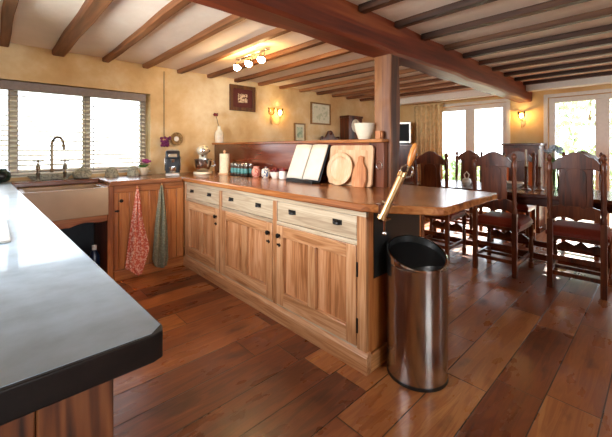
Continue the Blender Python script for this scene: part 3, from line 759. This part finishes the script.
MB().box(-.06, -.06, .271, .06, .1, .28).build('warming_plate', M['steel_dull'], t, bevel=.003)

t = thing('stand_mixer', 'cream stand mixer with a shiny steel bowl in the worktop corner', 'mixer', (1.80, 3.66, .9205), -.46)
MB().prism([(.105 * math.cos(a), -.02 + .15 * math.sin(a)) for a in [2 * PI * k / 28 for k in range(28)]], 0, .03).build('base', M['cream'], t, bevel=.01)
MB().lathe([(.055, .03), (.052, .1), (.045, .2), (.05, .235), (0, .24)], (0, .085, 0), 20).build('column', M['cream'], t)
hd = MB().ball((0, 0, 0), .075, (.95, 2.0, .78), 20); hd.xf(Matrix.Translation((0, -.01, .275))).build('head', M['cream'], t)
MB().lathe([(.022, 0), (.024, -.012), (.012, -.016), (0, -.016)], (0, -.155, .272), 14, 'Y').build('hub_cap', M['chrome'], t)
MB().tube([(0, -.06, .235), (0, -.06, .20)], [.024, .018], 12).build('beater_shaft', M['chrome'], t)
MB().lathe([(.05, .031), (.055, .036), (.075, .06), (.092, .11), (.098, .17), (.10, .172), (.096, .172), (.088, .11), (.07, .065), (0, .055)], (0, -.055, 0), 28).build('bowl', M['steel'], t)
MB().tube([(.096, -.055, .15), (.13, -.07, .145), (.135, -.072, .1), (.09, -.057, .09)], .006, 8).build('bowl_handle', M['steel'], t)
MB().ball((.07, .03, .265), .014, seg=10).build('speed_knob', M['black'], t)

t = thing('kitchen_roll', 'cream kitchen roll on an upright wooden holder', 'kitchen roll', (1.955, 3.44, .9205))
MB().lathe([(.072, 0), (.072, .012), (.066, .016), (0, .016)], seg=24).build('base', M['board'], t, bevel=.002)
MB().lathe([(.022, .017), (.056, .017), (.056, .235), (.022, .235)], seg=28).build('paper_roll', M['kitchen_paper'], t)
MB().lathe([(.01, .016), (.01, .25), (.017, .258), (.012, .272), (0, .278)], seg=14).build('spindle', M['board'], t)

t = thing('spice_rack', 'low dark wire rack holding the spice jars on the worktop', 'rack', (1.995, 3.15, .9205))
rk = MB().box(-.06, -.17, 0, .06, .17, .006)
for z in (.035,):
    for x in (-.058, .058): rk.tube([(x, -.168, z), (x, .168, z)], .003, 6)
    for y in (-.168, .168): rk.tube([(-.058, y, z), (.058, y, z)], .003, 6)
for x in (-.058, .058):
    for y in (-.168, .168): rk.tube([(x, y, .003), (x, y, .037)], .003, 6)
rk.build('wire_frame', M['iron'], t)
def jar(loc, label):
    t = thing('spice_jar', label, 'jar', loc, group='spice jars in the wire rack')
    MB().lathe([(.021, 0), (.023, .004), (.023, .09), (.019, .1), (0, .1)], seg=16).build('glass_body', M['spice'], t)
    MB().lathe([(.0235, .02), (.0235, .075)], seg=16).build('paper_label', M['teal'], t)
    MB().lathe([(.02, .1), (.021, .101), (.021, .125), (.018, .128), (0, .128)], seg=16).build('lid', M['chrome'], t)
    return t
ordn = ['first', 'second', 'third', 'fourth', 'fifth']
j0 = None
for i in range(5):
    for r_, rn in ((-.029, 'front'), (.029, 'back')):
        loc = (1.995 + r_, 3.15 - .132 + i * .066, .9268)
        lab = f'teal-labelled spice jar with silver lid, {ordn[i]} from the rose jug, {rn} row'
        if j0 is None: j0 = jar(loc, lab)
        else: dup(j0, loc, random.random(), lab)

t = thing('china_jug', 'round rose-patterned china jug on the worktop', 'jug', (2.015, 2.90, .9205), .5)
MB().lathe([(.03, 0), (.045, .02), (.05, .05), (.04, .08), (.028, .095), (.032, .11), (.028, .11), (.024, .095), (0, .03)]).build('body', M['rose_china'], t)
MB().tube([(.03, 0, .1), (.06, 0, .095), (.065, 0, .06), (.045, 0, .035)], .006, 8).build('handle', M['rose_china'], t)
t = thing('china_pot', 'blue and white china sugar pot next to the rose jug', 'pot', (2.04, 2.765, .9205), .3)
MB().lathe([(.03, 0), (.045, .02), (.048, .05), (.042, .075), (.042, .072), (0, .07)]).build('body', M['blue_china'], t)
MB().lathe([(.044, .076), (.04, .085), (.015, .096), (.008, .1), (.011, .108), (0, .113)]).build('lid', M['blue_china'], t)
t = thing('fruit_bowl', 'small white bowl heaped with dark red berries', 'bowl', (2.055, 2.63, .9205))
MB().lathe([(.03, 0), (.034, .006), (.052, .035), (.060, .065), (.056, .065), (.047, .035), (0, .016)]).build('bowl', M['china'], t)
for k in range(10):
    a = k * 2.4; r = .042 * (k / 10) ** .5
    s_ = MB().ball((0, 0, 0), .018, (1, 1, .9), 8).build('berry', M['strawberry'])
    s_.location = (2.055 + r * math.cos(a), 2.63 + r * math.sin(a), .9205 + .070 + .022 * (1 - k / 10)); tag(s_, 'dark red berry heaped in the small white bowl', 'berry', 'berries in the white bowl')
t = thing('jam_pot', 'small white jam pot with a red lid beside the open cookbook', 'pot', (2.05, 2.505, .9205))
MB().lathe([(.03, 0), (.04, .01), (.04, .07), (.034, .08), (0, .08)]).build('body', M['china'], t)
MB().lathe([(.037, .08), (.037, .096), (.01, .102), (.01, .112), (0, .114)]).build('lid', M['strawberry'], t)

# cookbook on its stand: leans back on the upstand
t = thing('cookbook_stand', 'black iron cookbook stand on the worktop', 'stand', (2.0, 2.165, .9205))
an = math.atan2(.135, .31)
MB().box(-.06, -.17, 0, .03, .17, .012).box(-.06, -.17, .012, -.048, .17, .028).build('foot', M['black'], t, bevel=.002)
MB().prism([(.0, .012), (.012, .012), (.012 + .1254, .30), (.0 + .1254, .30)], -.12, .12, 'Y').xf(Matrix.Identity(4)).build('back_rest', M['black'], t)
t = thing('cookbook', 'open white-paged cookbook leaning on the black stand', 'book', (1.985, 2.165, .9345))
Rm = Matrix.Rotation(an, 4, 'Y')
def page(sgn):
    mb = MB()
    top = []; 
    def fn(u, v): 
        y = sgn * (.006 + .195 * u); bulge = .022 * math.sin(min(1, u * 1.6) * PI * .62) * (1 - u * .55)
        return Rm @ Vector((-.004 - bulge, y, .012 + .325 * v))
    mb.sheet(fn, 14, 6)
    return mb
for sgn in (-1, 1): page(sgn).build('page_block', M['print_dim'], t, thick=.008, ang=70)
MB().box(.003, -.207, .005, .008, .207, .345).xf(Rm).build('cover', M['dark_grey'], t, bevel=.002)

# boards leaning on the upstand
def lean(x, y, z, ang): return Matrix.Translation((x, y, z)) @ Matrix.Rotation(ang, 4, 'Y')
t = thing('chopping_board', 'large pale rectangular chopping board leaning against the upstand', 'chopping board', (2.09, 1.733, .9205))
pts = []
for cx, cz, a0 in ((.192, .295, 0), (-.192, .295, 90), (-.192, .03, 180), (.192, .03, 270)):
    for k in range(5): a = math.radians(a0 + 22.5 * k); pts.append((cx + .028 * math.cos(a), cz + .028 * math.sin(a)))
A = Matrix.Rotation(.10, 4, 'Y')
MB().prism(pts, -.001, .020, 'X').xf(A).build('board', M['board'], t, bevel=.003)
p2 = [(.80 * a, .163 + .76 * (b_ - .163)) for a, b_ in pts]
fr = MB()
for (q0, q1) in zip(pts, pts[1:] + pts[:1]): pass
MB().prism(p2, -.0025, -.0012, 'X').xf(A).build('groove_field', M['board'], t)
t = thing('wooden_plate', 'round pale wooden bread plate leaning on the big board', 'plate', (2.03, 1.805, .9205))
mb = MB().lathe([(0, .016), (.088, .016), (.094, .014), (.102, .002), (.128, .0), (.134, .004), (.132, .012), (.1, .028), (0, .03)], (0, 0, 0), 36, 'X')
mb.xf(Matrix.Translation((.0, 0, .0)) @ Matrix.Rotation(.2, 4, 'Y') @ Matrix.Translation((0, 0, .135))).build('plate', M['plate_wood'], t)
t = thing('paddle_board', 'reddish paddle-shaped board between the bread plate and post', 'chopping board', (2.05, 1.61, .9205))
pp = [(.055 * math.sin(a) * (1.0 if a < PI else 1), .1 - .1 * math.cos(a)) for a in [2 * PI * k / 28 for k in range(28)]]
pp = [(a * .95, b_ * 1.0) for a, b_ in pp]
pp = [(-.05, .0), (.05, .0), (.062, .06), (.055, .14), (.03, .185), (.022, .2), (.024, .235), (0, .245), (-.024, .235), (-.022, .2), (-.03, .185), (-.055, .14), (-.062, .06)]
MB().prism([(a * 1.1, b_) for a, b_ in pp], 0, .016, 'X').xf(Matrix.Rotation(.16, 4, 'Y')).build('board', M['board_red'], t, bevel=.004)

# on the ledge
t = thing('cream_bowl', 'deep cream china bowl on the ledge beside the post', 'bowl', (2.158, 1.625, 1.2885))
MB().lathe([(.045, 0), (.048, .006), (.066, .05), (.082, .125), (.077, .125), (.06, .05), (.04, .012), (0, .011)], seg=28).build('bowl', M['cream_china'], t)
o = MB().box(-.022, -.022, 0, .022, .022, .062).box(-.012, -.03, .01, .012, -.022, .05).build('wooden_block', M['board_red'], bevel=.003); o.location = (2.165, 1.49, 1.2885)
tag(o, 'small square wooden block at the end of the ledge by the post', 'block')
t = thing('bottle_vase', 'slim clear bottle with a red dried flower on the far ledge end', 'vase', (2.155, 3.93, 1.2885))
MB().lathe([(.04, 0), (.045, .008), (.05, .08), (.046, .13), (.022, .17), (.016, .2), (.02, .215), (.014, .215), (.012, .19), (.018, .165), (.042, .125), (.045, .08), (.04, .012), (0, .01)], seg=20).xf(Matrix.Diagonal((1.15, 1.15, 1, 1))).build('bottle', M['frosted'], t)
MB().box(-.03, -.047, .05, .03, -.045, .11).build('paper_label', M['paper'], t)
MB().tube([(0, 0, .02), (-.004, 0, .2), (-.03, 0, .3), (-.045, 0, .345)], .0035, 6).build('stem', M['stem'], t)
f_ = MB()
for k in range(9): a = k * .7; f_.ball((-.047 + .02 * math.cos(a), .015 * math.sin(a), .35 + .008 * (k % 3)), .013, seg=8)
f_.build('blossom', M['strawberry'], t)

# ------------------------------------------------------------------ things on the back wall
def picture(name, x0, x1, z0, z1, fw, fmat, mmat, amat, label, inner, lean_=0.):
    cx, cz = (x0 + x1) / 2, (z0 + z1) / 2
    t = thing(name, label, 'picture', (cx, Y1 - .002, cz))
    hx, hz = (x1 - x0) / 2, (z1 - z0) / 2
    f = MB().box(-hx, -.025, -hz, -hx + fw, 0, hz).box(hx - fw, -.025, -hz, hx, 0, hz).box(-hx + fw, -.025, hz - fw, hx - fw, 0, hz).box(-hx + fw, -.025, -hz, hx - fw, 0, -hz + fw)
    f.build('frame', M[fmat], t, bevel=.003)
    MB().box(-hx + fw, -.012, -hz + fw, hx - fw, -.004, hz - fw).build('mount', M[mmat], t)
    MB().box(inner[0] - inner[2], -.014, inner[1] - inner[3], inner[0] + inner[2], -.0121, inner[1] + inner[3]).build('print', M[amat], t)
picture('framed_picture', 2.37, 2.785, 1.735, 2.09, .05, 'frame_brown', 'mount_brown', 'art_dark', 'dark-framed picture with brown mount and tiny print above the sconce', (0, .0, .075, .06))
picture('framed_picture', 3.53, 3.77, 1.32, 1.62, .022, 'frame_gold', 'mount_cream', 'art_green', 'small narrow-framed upright print low on the wall', (0, 0, .06, .085))
picture('framed_picture', 3.90, 4.38, 1.62, 1.99, .025, 'frame_gold', 'mount_cream', 'art_pale', 'large gilt-framed pale drawing on the dining wall', (0, 0, .16, .12))
# sconce with two arms
def sconce(name, label, loc, rz, arms):
    t = thing(name, label, 'wall light', loc, rz)
    MB().prism([(.035 * math.cos(a), .07 * math.sin(a)) for a in [2 * PI * k / 24 for k in range(24)]], -.012, -.001, 'Y').build('wall_plate', M['brass'], t, bevel=.003)
    for (sx, lit) in arms:
        MB().tube([(0, -.012, -.03), (sx * .25, -.05, -.07), (sx * .7, -.085, -.085), (sx, -.10, -.05), (sx, -.10, .02)], .006, 8).build('arm', M['brass'], t)
        MB().lathe([(.0, .015), (.026, .02), (.022, .03), (.01, .035), (.01, .05)], (sx, -.1, 0), 14).build('cup', M['brass'], t)
        MB().lathe([(.02, .05), (.042, .07), (.05, .1), (.046, .14), (.056, .16), (.054, .16), (.044, .14), (.047, .1), (.039, .072), (.018, .052)], (sx, -.1, 0), 18).build('glass_shade', M['shade_glass'], t)
        if lit: MB().ball((sx, -.1, .1), .026, (1, 1, 1.4), 12).build('bulb', M['bulb_sconce'], t)
        else: MB().ball((sx, -.1, .095), .018, (1, 1, 1.5), 12).build('bulb', M['china'], t)
    return t
sconce('wall_sconce', 'brass two-armed wall light glowing on the back wall', (3.09, Y1, 1.65), 0, ((-.075, False), (.085, True)))
sconce('wall_sconce', 'small glowing wall light between the two glazed doors', (X1, 1.52, 1.62), -PI / 2, ((0, True),))
# hanging string of dried flowers, plate
t = thing('dried_flowers', 'purple dried flower bunch hanging on a long cord from the ceiling', 'dried flowers', (1.495, Y1 - .03, 1.30))
MB().tube([(0, .01, .04), (0, .01, .82)], .004, 6).build('cord', M['stem'], t)
f_ = MB()
for k in range(34):
    a, b_ = random.random() * 6.28, random.uniform(-1, 1); r = .055 * random.random() ** .4
    f_.ball((r * math.cos(a), -.01 + .02 * math.sin(a) - .02, .055 * b_ * .9 - .005), .016, seg=7)
f_.build('blossom', M['purple'], t)
t = thing('wall_plate', 'round tan glazed plate hung above the coffee machine', 'plate', (1.645, Y1 - .002, 1.33))
MB().lathe([(0, -.008), (.03, -.009), (.034, -.012), (.06, -.02), (.075, -.028), (.078, -.024), (.06, -.01), (.03, -.001), (0, -.001)], (0, 0, 0), 30, 'Y').build('rim', M['plate_tan'], t)
MB().lathe([(0, -.0125), (.026, -.0125), (.03, -.0095), (0, -.0095)], (0, 0, 0), 24, 'Y').build('center', M['china'], t)

# ceiling spotlight bar
t = thing('ceiling_spotlight', 'chrome three-lamp spotlight bar between the ceiling joists', 'ceiling light', (1.90, 2.81, ZC - .001))
MB().box(-.022, -.27, -.028, .022, .27, 0).build('bar', M['chrome'], t, bevel=.006)
for k, y in enumerate((-.21, .0, .21)):
    hd = MB().tube([(0, y, -.028), (0, y, -.07), (-.03, y - .01, -.085)], .006, 8).build('arm', M['chrome'], t)
    d = Vector((-.45, -.2, -.85)).normalized(); c = Vector((-.03, y - .01, -.085))
    sp = MB().tube([c - d * .015, c + d * .01, c + d * .045], [.02, .034, .043], 16, caps=False).build('lamp_shade', M['shade_glass'], t, thick=.003)
    MB().ball(tuple(c + d * .04), .036, seg=12).build('bulb', M['bulb'], t)

# ------------------------------------------------------------------ dining corner
def turned(mb, x, y, z0, z1, r):
    h = z1 - z0
    prof = [(r, 0), (r, .12), (.6 * r, .14), (.95 * r, .17), (.6 * r, .2), (.75 * r, .26), (1.0 * r, .45), (.7 * r, .62), (.55 * r, .66), (.95 * r, .69), (.6 * r, .72), (r, .75), (r, 1)]
    mb.lathe([(a, z0 + b_ * h) for a, b_ in prof], (x, y, 0), 12)
def make_chair(label):
    t = thing('dining_chair', label, 'chair', (0, 0, 0), 0, 'carved dining chairs round the table')
    m = M['oak_dark']; bx = -.22
    for s_ in (-1, 1):
        y = s_ * .178
        MB().box(bx - .021, y - .021, 0, bx + .021, y + .021, .60).build('rear_leg', m, t, bevel=.004)
        lp = MB(); lp.lathe([(.021, .60), (.021, .64), (.015, .66), (.023, .70), (.016, .73), (.019, .80), (.021, .90), (.016, .98), (.022, 1.02), (.022, 1.09), (.012, 1.105), (.021, 1.13), (.019, 1.15), (.006, 1.168), (0, 1.17)], (bx, y, 0), 12)
        for v in lp.bm.verts: v.co.x -= (v.co.z - .6) * .045
        lp.build('back_post', m, t)
        fl = MB(); turned(fl, .21, s_ * .20, .0, .44, .024); fl.build('front_leg', m, t)
        MB().box(bx + .02, s_ * .178 - .012 + s_ * .008, .115, .20, s_ * .178 + .012 + s_ * .008, .15).build('side_stretcher', m, t, bevel=.003)
    # crest, splat and lower rail
    W = .158; cr = [(-W, 1.03), (-W, 1.09)]
    for k in range(21):
        u = -1 + k / 10; ar = 1.10 + .085 * (math.cos(u * PI) * .5 + .5) ** .6 + (.016 * math.exp(-((abs(u) - .82) / .1) ** 2))
        cr.append((u * .148, ar))
    cr += [(W, 1.09), (W, 1.03)]
    cr += [(.10, 1.045), (.0, 1.035), (-.10, 1.045)]
    def slope(mb):
        for v in mb.bm.verts: v.co.x -= (v.co.z - .6) * .045
        return mb
    slope(MB().prism(cr, bx - .016, bx + .014, 'X')).build('crest_rail', m, t, bevel=.004)
    sp = [(-.108, .70), (.108, .70), (.115, .80), (.11, .95), (.115, 1.045), (-.115, 1.045), (-.11, .95), (-.115, .80)]
    s2 = slope(MB().prism(sp, bx - .010, bx + .010, 'X')).build('splat', m, t, bevel=.003)
    si = [(-.07, .73), (.07, .73), (.07, 1.0)] + [(.07 * math.cos(a), 1.0 + .05 * math.sin(a)) for a in [PI * k / 8 for k in range(1, 8)]] + [(-.07, 1.0)]
    slope(MB().prism(si, bx - .0175, bx - .0101, 'X')).build('splat_panel', m, s2, bevel=.002)
    lr = [(-W, .715)] + [(W * (2 * k / 16 - 1), .60 + .03 * abs(math.sin(k / 16 * PI * 2))) for k in range(17)] + [(W, .715), (.1, .735), (.05, .712), (0, .742), (-.05, .712), (-.1, .735)]
    slope(MB().prism(lr, bx - .014, bx + .012, 'X')).build('lower_rail', m, t, bevel=.003)
    # seat
    MB().box(bx + .022, -.205, .425, .235, .205, .455).build('seat_frame', m, t, bevel=.004)
    sm = MB()
    def st_(u, v):
        x = bx + .024 + u * .437; y = -.213 + v * .426; e = max(0, min(1, 8 * min(u, 1 - u), 8 * min(v, 1 - v)))
        return (x, y, .485 + .05 * (1 - (1 - e) ** 2))
    sm.sheet(st_, 16, 16)
    bd = sm.build('seat', M['leather'], t, ang=80)
    MB().box(bx + .022, -.2145, .456, .236, .2145, .488).build('seat_band', M['leather'], bd, bevel=.004)
    # rear and front stretchers
    MB().box(bx - .012, -.158, .25, bx + .012, .158, .29).build('rear_stretcher', m, t, bevel=.003)
    MB().box(bx - .012, -.158, .12, bx + .012, .158, .155).build('rear_stretcher', m, t, bevel=.003)
    fs = [(-.18, .29), (-.12, .33), (-.05, .30), (0, .345), (.05, .30), (.12, .33), (.18, .29), (.18, .26), (.1, .245), (0, .27), (-.1, .245), (-.18, .26)]
    MB().prism(fs, .198, .222, 'X').build('front_stretcher', m, t, bevel=.003)
    MB().box(-.012, -.17, .12, .012, .17, .15).build('cross_stretcher', m, t, bevel=.003)
    return t
c0 = make_chair('carved oak chair with red leather seat, this side of the table, nearest the tree window')
c0.location = (3.82, .525, 0); c0.rotation_euler = (0, 0, .05)
dup(c0, (3.825, 1.14, 0), -.02, 'carved oak chair with red leather seat just past the tip of the peninsula worktop')
dup(c0, (3.83, 1.80, 0), .03, 'carved oak chair behind the wooden corkscrew handle, before the curtain')
dup(c0, (5.02, 2.02, 0), PI, 'carved oak chair across the table against the far glazed doors')
dup(c0, (5.02, 1.36, 0), PI + .03, 'carved oak chair across the table in front of the tall cabinet')
dup(c0, (5.02, .70, 0), PI - .03, 'carved oak chair across the table before the nearer glazed doors')

t = thing('dining_table', 'long dark oak refectory dining table between the carved chairs', 'table', (4.37, 1.25, 0))
MB().box(-.44, -1.12, .725, .44, 1.12, .762).build('tabletop', M['oak_dark_y'], t, bevel=.006)
MB().box(-.34, -.98, .635, -.31, .98, .725).box(.31, -.98, .635, .34, .98, .725).box(-.31, -.98, .635, .31, -.95, .725).box(-.31, .95, .635, .31, .98, .725).build('apron', M['oak_dark_y'], t, bevel=.003)
for sx in (-.285, .285):
    for sy in (-1.03, 1.03):
        l = MB(); turned(l, sx, sy, 0.0, .635, .045); l.build('leg', M['oak_dark'], t)
for sx in (-.27, .27): MB().box(sx - .015, -1.0, .08, sx + .015, 1.0, .14).build('stretcher', M['oak_dark_y'], t, bevel=.003)

TZ = .7625
def candlestick(x, y, lab):
    t = thing('candlestick', lab, 'candlestick', (x, y, TZ), group='candlesticks on the dining table')
    MB().lathe([(.05, 0), (.05, .008), (.02, .02), (.012, .05), (.02, .08), (.011, .1), (.015, .16), (.01, .22), (.022, .25), (.022, .255), (.012, .258), (0, .258)], seg=16).build('stick', M['oak_dark'], t)
    MB().lathe([(.011, .258), (.010, .44), (0, .444)], seg=12).build('candle', M['paper'], t)
    MB().tube([(0, 0, .44), (0, 0, .455)], .0015, 5).build('wick', M['black'], t)
candlestick(4.30, 1.045, 'tall candlestick with white candle, the one further from the blue flowers')
candlestick(4.32, .925, 'tall candlestick with white candle nearer the blue flowers on the table')
t = thing('flower_vase', 'pale blue flowers in a clear vase on the dining table', 'vase', (4.50, .83, TZ))
MB().lathe([(.04, 0), (.045, .01), (.05, .1), (.035, .2), (.042, .24), (.038, .24), (.032, .2), (.045, .1), (.04, .015), (0, .012)], seg=18).build('vase', M['clear'], t)
st = MB(); f_ = MB(); lf = MB()
for k in range(12):
    a = k * 2.4; r = .075 * (k / 12) ** .5; p = Vector((r * math.cos(a), r * math.sin(a), .43 + .06 * random.random() - r * .3))
    st.tube([(0, 0, .02), (p.x * .3, p.y * .3, .25), p], .002, 5)
    for q in range(6): f_.ball(p + Vector((random.uniform(-.02, .02), random.uniform(-.02, .02), random.uniform(-.012, .018))), .013, seg=7)
    lf.tube([Vector((p.x * .4, p.y * .4, .27)), Vector((p.x * .9, p.y * .9, .33)), Vector((p.x * 1.2, p.y * 1.2, .35))], [.002, .012, .002], 5)
st.build('stems', M['leaf'], t); f_.build('blossom', M['blue_petal'], t); lf.build('leaves', M['leaf'], t)
t = thing('china_ornament', 'white china loop-handled ornament on the dining table', 'ornament', (4.28, 1.67, TZ))
MB().lathe([(.035, 0), (.04, .008), (.055, .04), (.045, .075), (.02, .09), (0, .09)], seg=18).build('body', M['china'], t)
MB().tube([(-.01, -.02, .085), (.0, -.03, .13), (0, .0, .165), (0, .03, .13), (0, .02, .085)], .008, 8).build('loop', M['china'], t)
t = thing('serving_dish', 'low white serving dish on the table beside the candlesticks', 'dish', (4.45, 1.22, TZ))
MB().lathe([(.06, 0), (.065, .006), (.12, .045), (.14, .055), (.135, .06), (.11, .045), (0, .012)], seg=28).build('dish', M['china'], t)

# tall cabinet between the doors
t = thing('dining_cabinet', 'tall dark oak cabinet under the light between the glazed doors', 'cabinet', (5.90, 1.465, 0), 0)
MB().box(-.17, -.235, .08, .19, .235, 1.255).build('carcass', M['oak_dark'], t, bevel=.003)
MB().box(-.19, -.255, 1.255, .195, .255, 1.29).build('cornice', M['oak_dark_y'], t, bevel=.006)
MB().box(-.185, -.245, 0, .19, .245, .08).build('plinth', M['oak_dark_y'], t, bevel=.004)
for s_ in (-1, 1):
    y0, y1 = (-.225, -.004) if s_ < 0 else (.004, .225)
    d = MB().box(-.19, y0, .12, -.171, y1, 1.22).build('door', M['oak_dark'], t, bevel=.003)
    yc = (y0 + y1) / 2
    pn = [(yc - .07, .2), (yc + .07, .2), (yc + .07, 1.0)] + [(yc + .07 * math.cos(a), 1.0 + .11 * math.sin(a)) for a in [PI * k / 10 for k in range(1, 10)]] + [(yc - .07, 1.0)]
    MB().prism(pn, -.197, -.1905, 'X').build('arched_panel', M['board_red'], d, bevel=.004)
    MB().lathe([(.005, 0), (.005, -.01), (.012, -.016), (0, -.024)], (-.19, yc - s_ * .09, .7), 10, 'X').build('knob', M['brass'], d)

# curtain
t = thing('curtain', 'gathered gold curtain beside the far glazed doors', 'curtain', (5.99, 3.03, 0))
def cf(u, v):
    y = -.27 + .56 * u; amp = .034 * (.7 + .5 * v)
    return (amp * math.sin(u * PI * 2 * 6.5 + .4 * math.sin(v * 3)), y + .012 * math.sin(v * 4 + u * 9), .02 + 2.0 * (1 - v))
MB().sheet(cf, 90, 16).build('cloth', M['curtain'], t, thick=.005, ang=80)
MB().box(-.02, -.27, 2.02, .02, .29, 2.04).build('heading_tape', M['curtain'], t)
p = thing('curtain_pole', 'slim brass curtain pole above the gold curtain', 'curtain pole', (5.99, 2.4, 2.065))
MB().tube([(0, -.72, 0), (0, .95, 0)], .011, 10).build('rod', M['brass'], p)
MB().box(-.008, -.7, -.008, .107, -.68, .008).box(-.008, .90, -.008, .107, .92, .008).build('bracket', M['brass'], p)

# television on a corner stand
t = thing('tv_cabinet', 'dark oak corner stand under the television', 'cabinet', (5.70, 3.43, 0), .42)
MB().box(-.16, -.22, .05, .16, .22, 1.25).build('carcass', M['oak_dark'], t, bevel=.004)
MB().box(-.18, -.24, 1.25, .18, .24, 1.285).build('top', M['oak_dark_y'], t, bevel=.005)
MB().box(-.15, -.21, 0, .15, .21, .05).build('plinth', M['oak_dark_y'], t)
MB().box(-.172, -.2, .1, -.1605, .2, 1.2).build('door', M['oak_dark'], t, bevel=.003)
t = thing('television', 'small grey television with a dark screen in the far corner', 'television', (5.69, 3.42, 1.2855), .42)
MB().prism([(-.13, .02), (-.13, .42), (-.09, .42), (.12, .36), (.12, .06), (-.09, .02)], -.19, .19, 'Y').build('casing', M['steel_dull'], t, bevel=.01)
MB().box(-.135, -.155, .06, -.1305, .155, .38).build('screen', M['screen'], t, bevel=.002)
MB().box(-.1, -.13, 0, .08, .13, .02).build('base', M['dark_grey'], t)

# longcase clock and carved chair against the back wall
t = thing('longcase_clock', 'dark longcase clock with pale dial against the dining wall', 'clock', (4.82, 3.93, 0))
MB().box(-.19, -.1, 0, .19, .1, .42).build('base', M['oak_dark'], t, bevel=.005)
MB().box(-.14, -.08, .42, .14, .08, 1.32).build('trunk', M['oak_dark'], t, bevel=.004)
MB().box(-.19, -.11, 1.32, .19, .1, 1.76).box(-.205, -.12, 1.76, .205, .1, 1.80).build('hood', M['oak_dark'], t, bevel=.005)
d = MB().lathe([(0, -.118), (.115, -.118), (.12, -.111), (0, -.111)], (.0, 0, 1.62), 28, 'Y').build('dial', M['cream_dial'], t)
MB().box(-.004, -.121, 1.612, .004, -.1185, 1.71).box(-.003, -.121, 1.612, .07, -.1185, 1.62).build('hands', M['black'], d)
MB().box(-.1, -.083, .5, .1, -.0805, 1.24).build('trunk_door', M['oak_dark'], t, bevel=.003)
t = thing('carved_hall_chair', 'dark hall chair with a scrolled carved crest against the dining wall', 'chair', (4.28, 3.74, 0))
m = M['oak_dark']
for s_ in (-1, 1):
    MB().box(s_ * .21 - .02, .2, 0, s_ * .21 + .02, .24, 1.36).build('back_post', m, t, bevel=.004)
    l = MB(); turned(l, s_ * .2, -.19, 0, .43, .024); l.build('front_leg', m, t)
cr = [(-.24, 1.31)] + [(-.24 + .48 * k / 32, 1.375 + .13 * math.exp(-((k - 16) / 5.5) ** 2) + .035 * abs(math.sin(k / 32 * PI * 4)) ) for k in range(33)] + [(.24, 1.31)]
MB().prism(cr, .195, .235, 'Y').ball((-.2, .21, 1.39), .032).ball((.2, .21, 1.39), .032).ball((0, .205, 1.48), .04).build('crest', m, t, bevel=.004)
MB().box(-.19, .205, .75, .19, .23, 1.31).build('back_board', m, t, bevel=.003)
MB().box(-.23, -.22, .43, .23, .2, .47).build('seat', m, t, bevel=.005)
MB().box(-.2, -.2, .14, .2, -.18, .17).build('stretcher', m, t)

# ------------------------------------------------------------------ garden seen through the glazing
def bush(name, x, y, z0, rx, ry, rz_, n, label, cat, trunk=0):
    t = thing(name, label, cat, (x, y, -.1), 0, 'shrubs and trees in the garden')
    mb = MB()
    for k in range(n):
        d = Vector((random.gauss(0, 1), random.gauss(0, 1), random.gauss(0, 1))).normalized() * random.uniform(.55, 1) ** .5
        c = Vector((d.x * rx, d.y * ry, z0 + rz_ + d.z * rz_)); a = Euler((random.random() * 6, random.random() * 6, random.random() * 6)).to_matrix(); s_ = random.uniform(.05, .11)
        vs = [mb.bm.verts.new(c + a @ Vector(p) * s_) for p in ((-1, 0, 0), (0, -.55, .15), (1.1, 0, 0), (0, .55, .15))]
        mb.bm.faces.new(vs)
    mb.build('foliage', M['hedge'], t)
    st = MB(); st.tube([(0, 0, 0), (.03, .02, z0 + rz_ * .6), (0, 0, z0 + rz_ * 1.4)], [.06 if trunk else .03, .045 if trunk else .02, .01], 8)
    for k in range(4): a = k * 1.6; st.tube([(.02, 0, z0 + .3 * rz_), (rx * .5 * math.cos(a), ry * .5 * math.sin(a), z0 + rz_ * 1.1)], [.02, .008], 6)
    st.build('trunk', M['stem'], t)
bush('garden_shrub', 10.2, 4.9, .05, .9, .9, .55, 900, 'low green shrub outside the left leaf of the far glazed doors', 'shrub')
bush('garden_shrub', 9.9, 3.3, .05, .7, .8, .5, 800, 'low green shrub outside the right leaf of the far glazed doors', 'shrub')
bush('garden_tree', 11.2, 1.3, .9, 1.3, 1.0, 1.2, 1500, 'leafy tree outside the nearer glazed doors', 'tree', 1)
bush('garden_shrub', 9.6, .2, .05, .8, .9, .5, 800, 'green shrub under the garden tree', 'shrub')
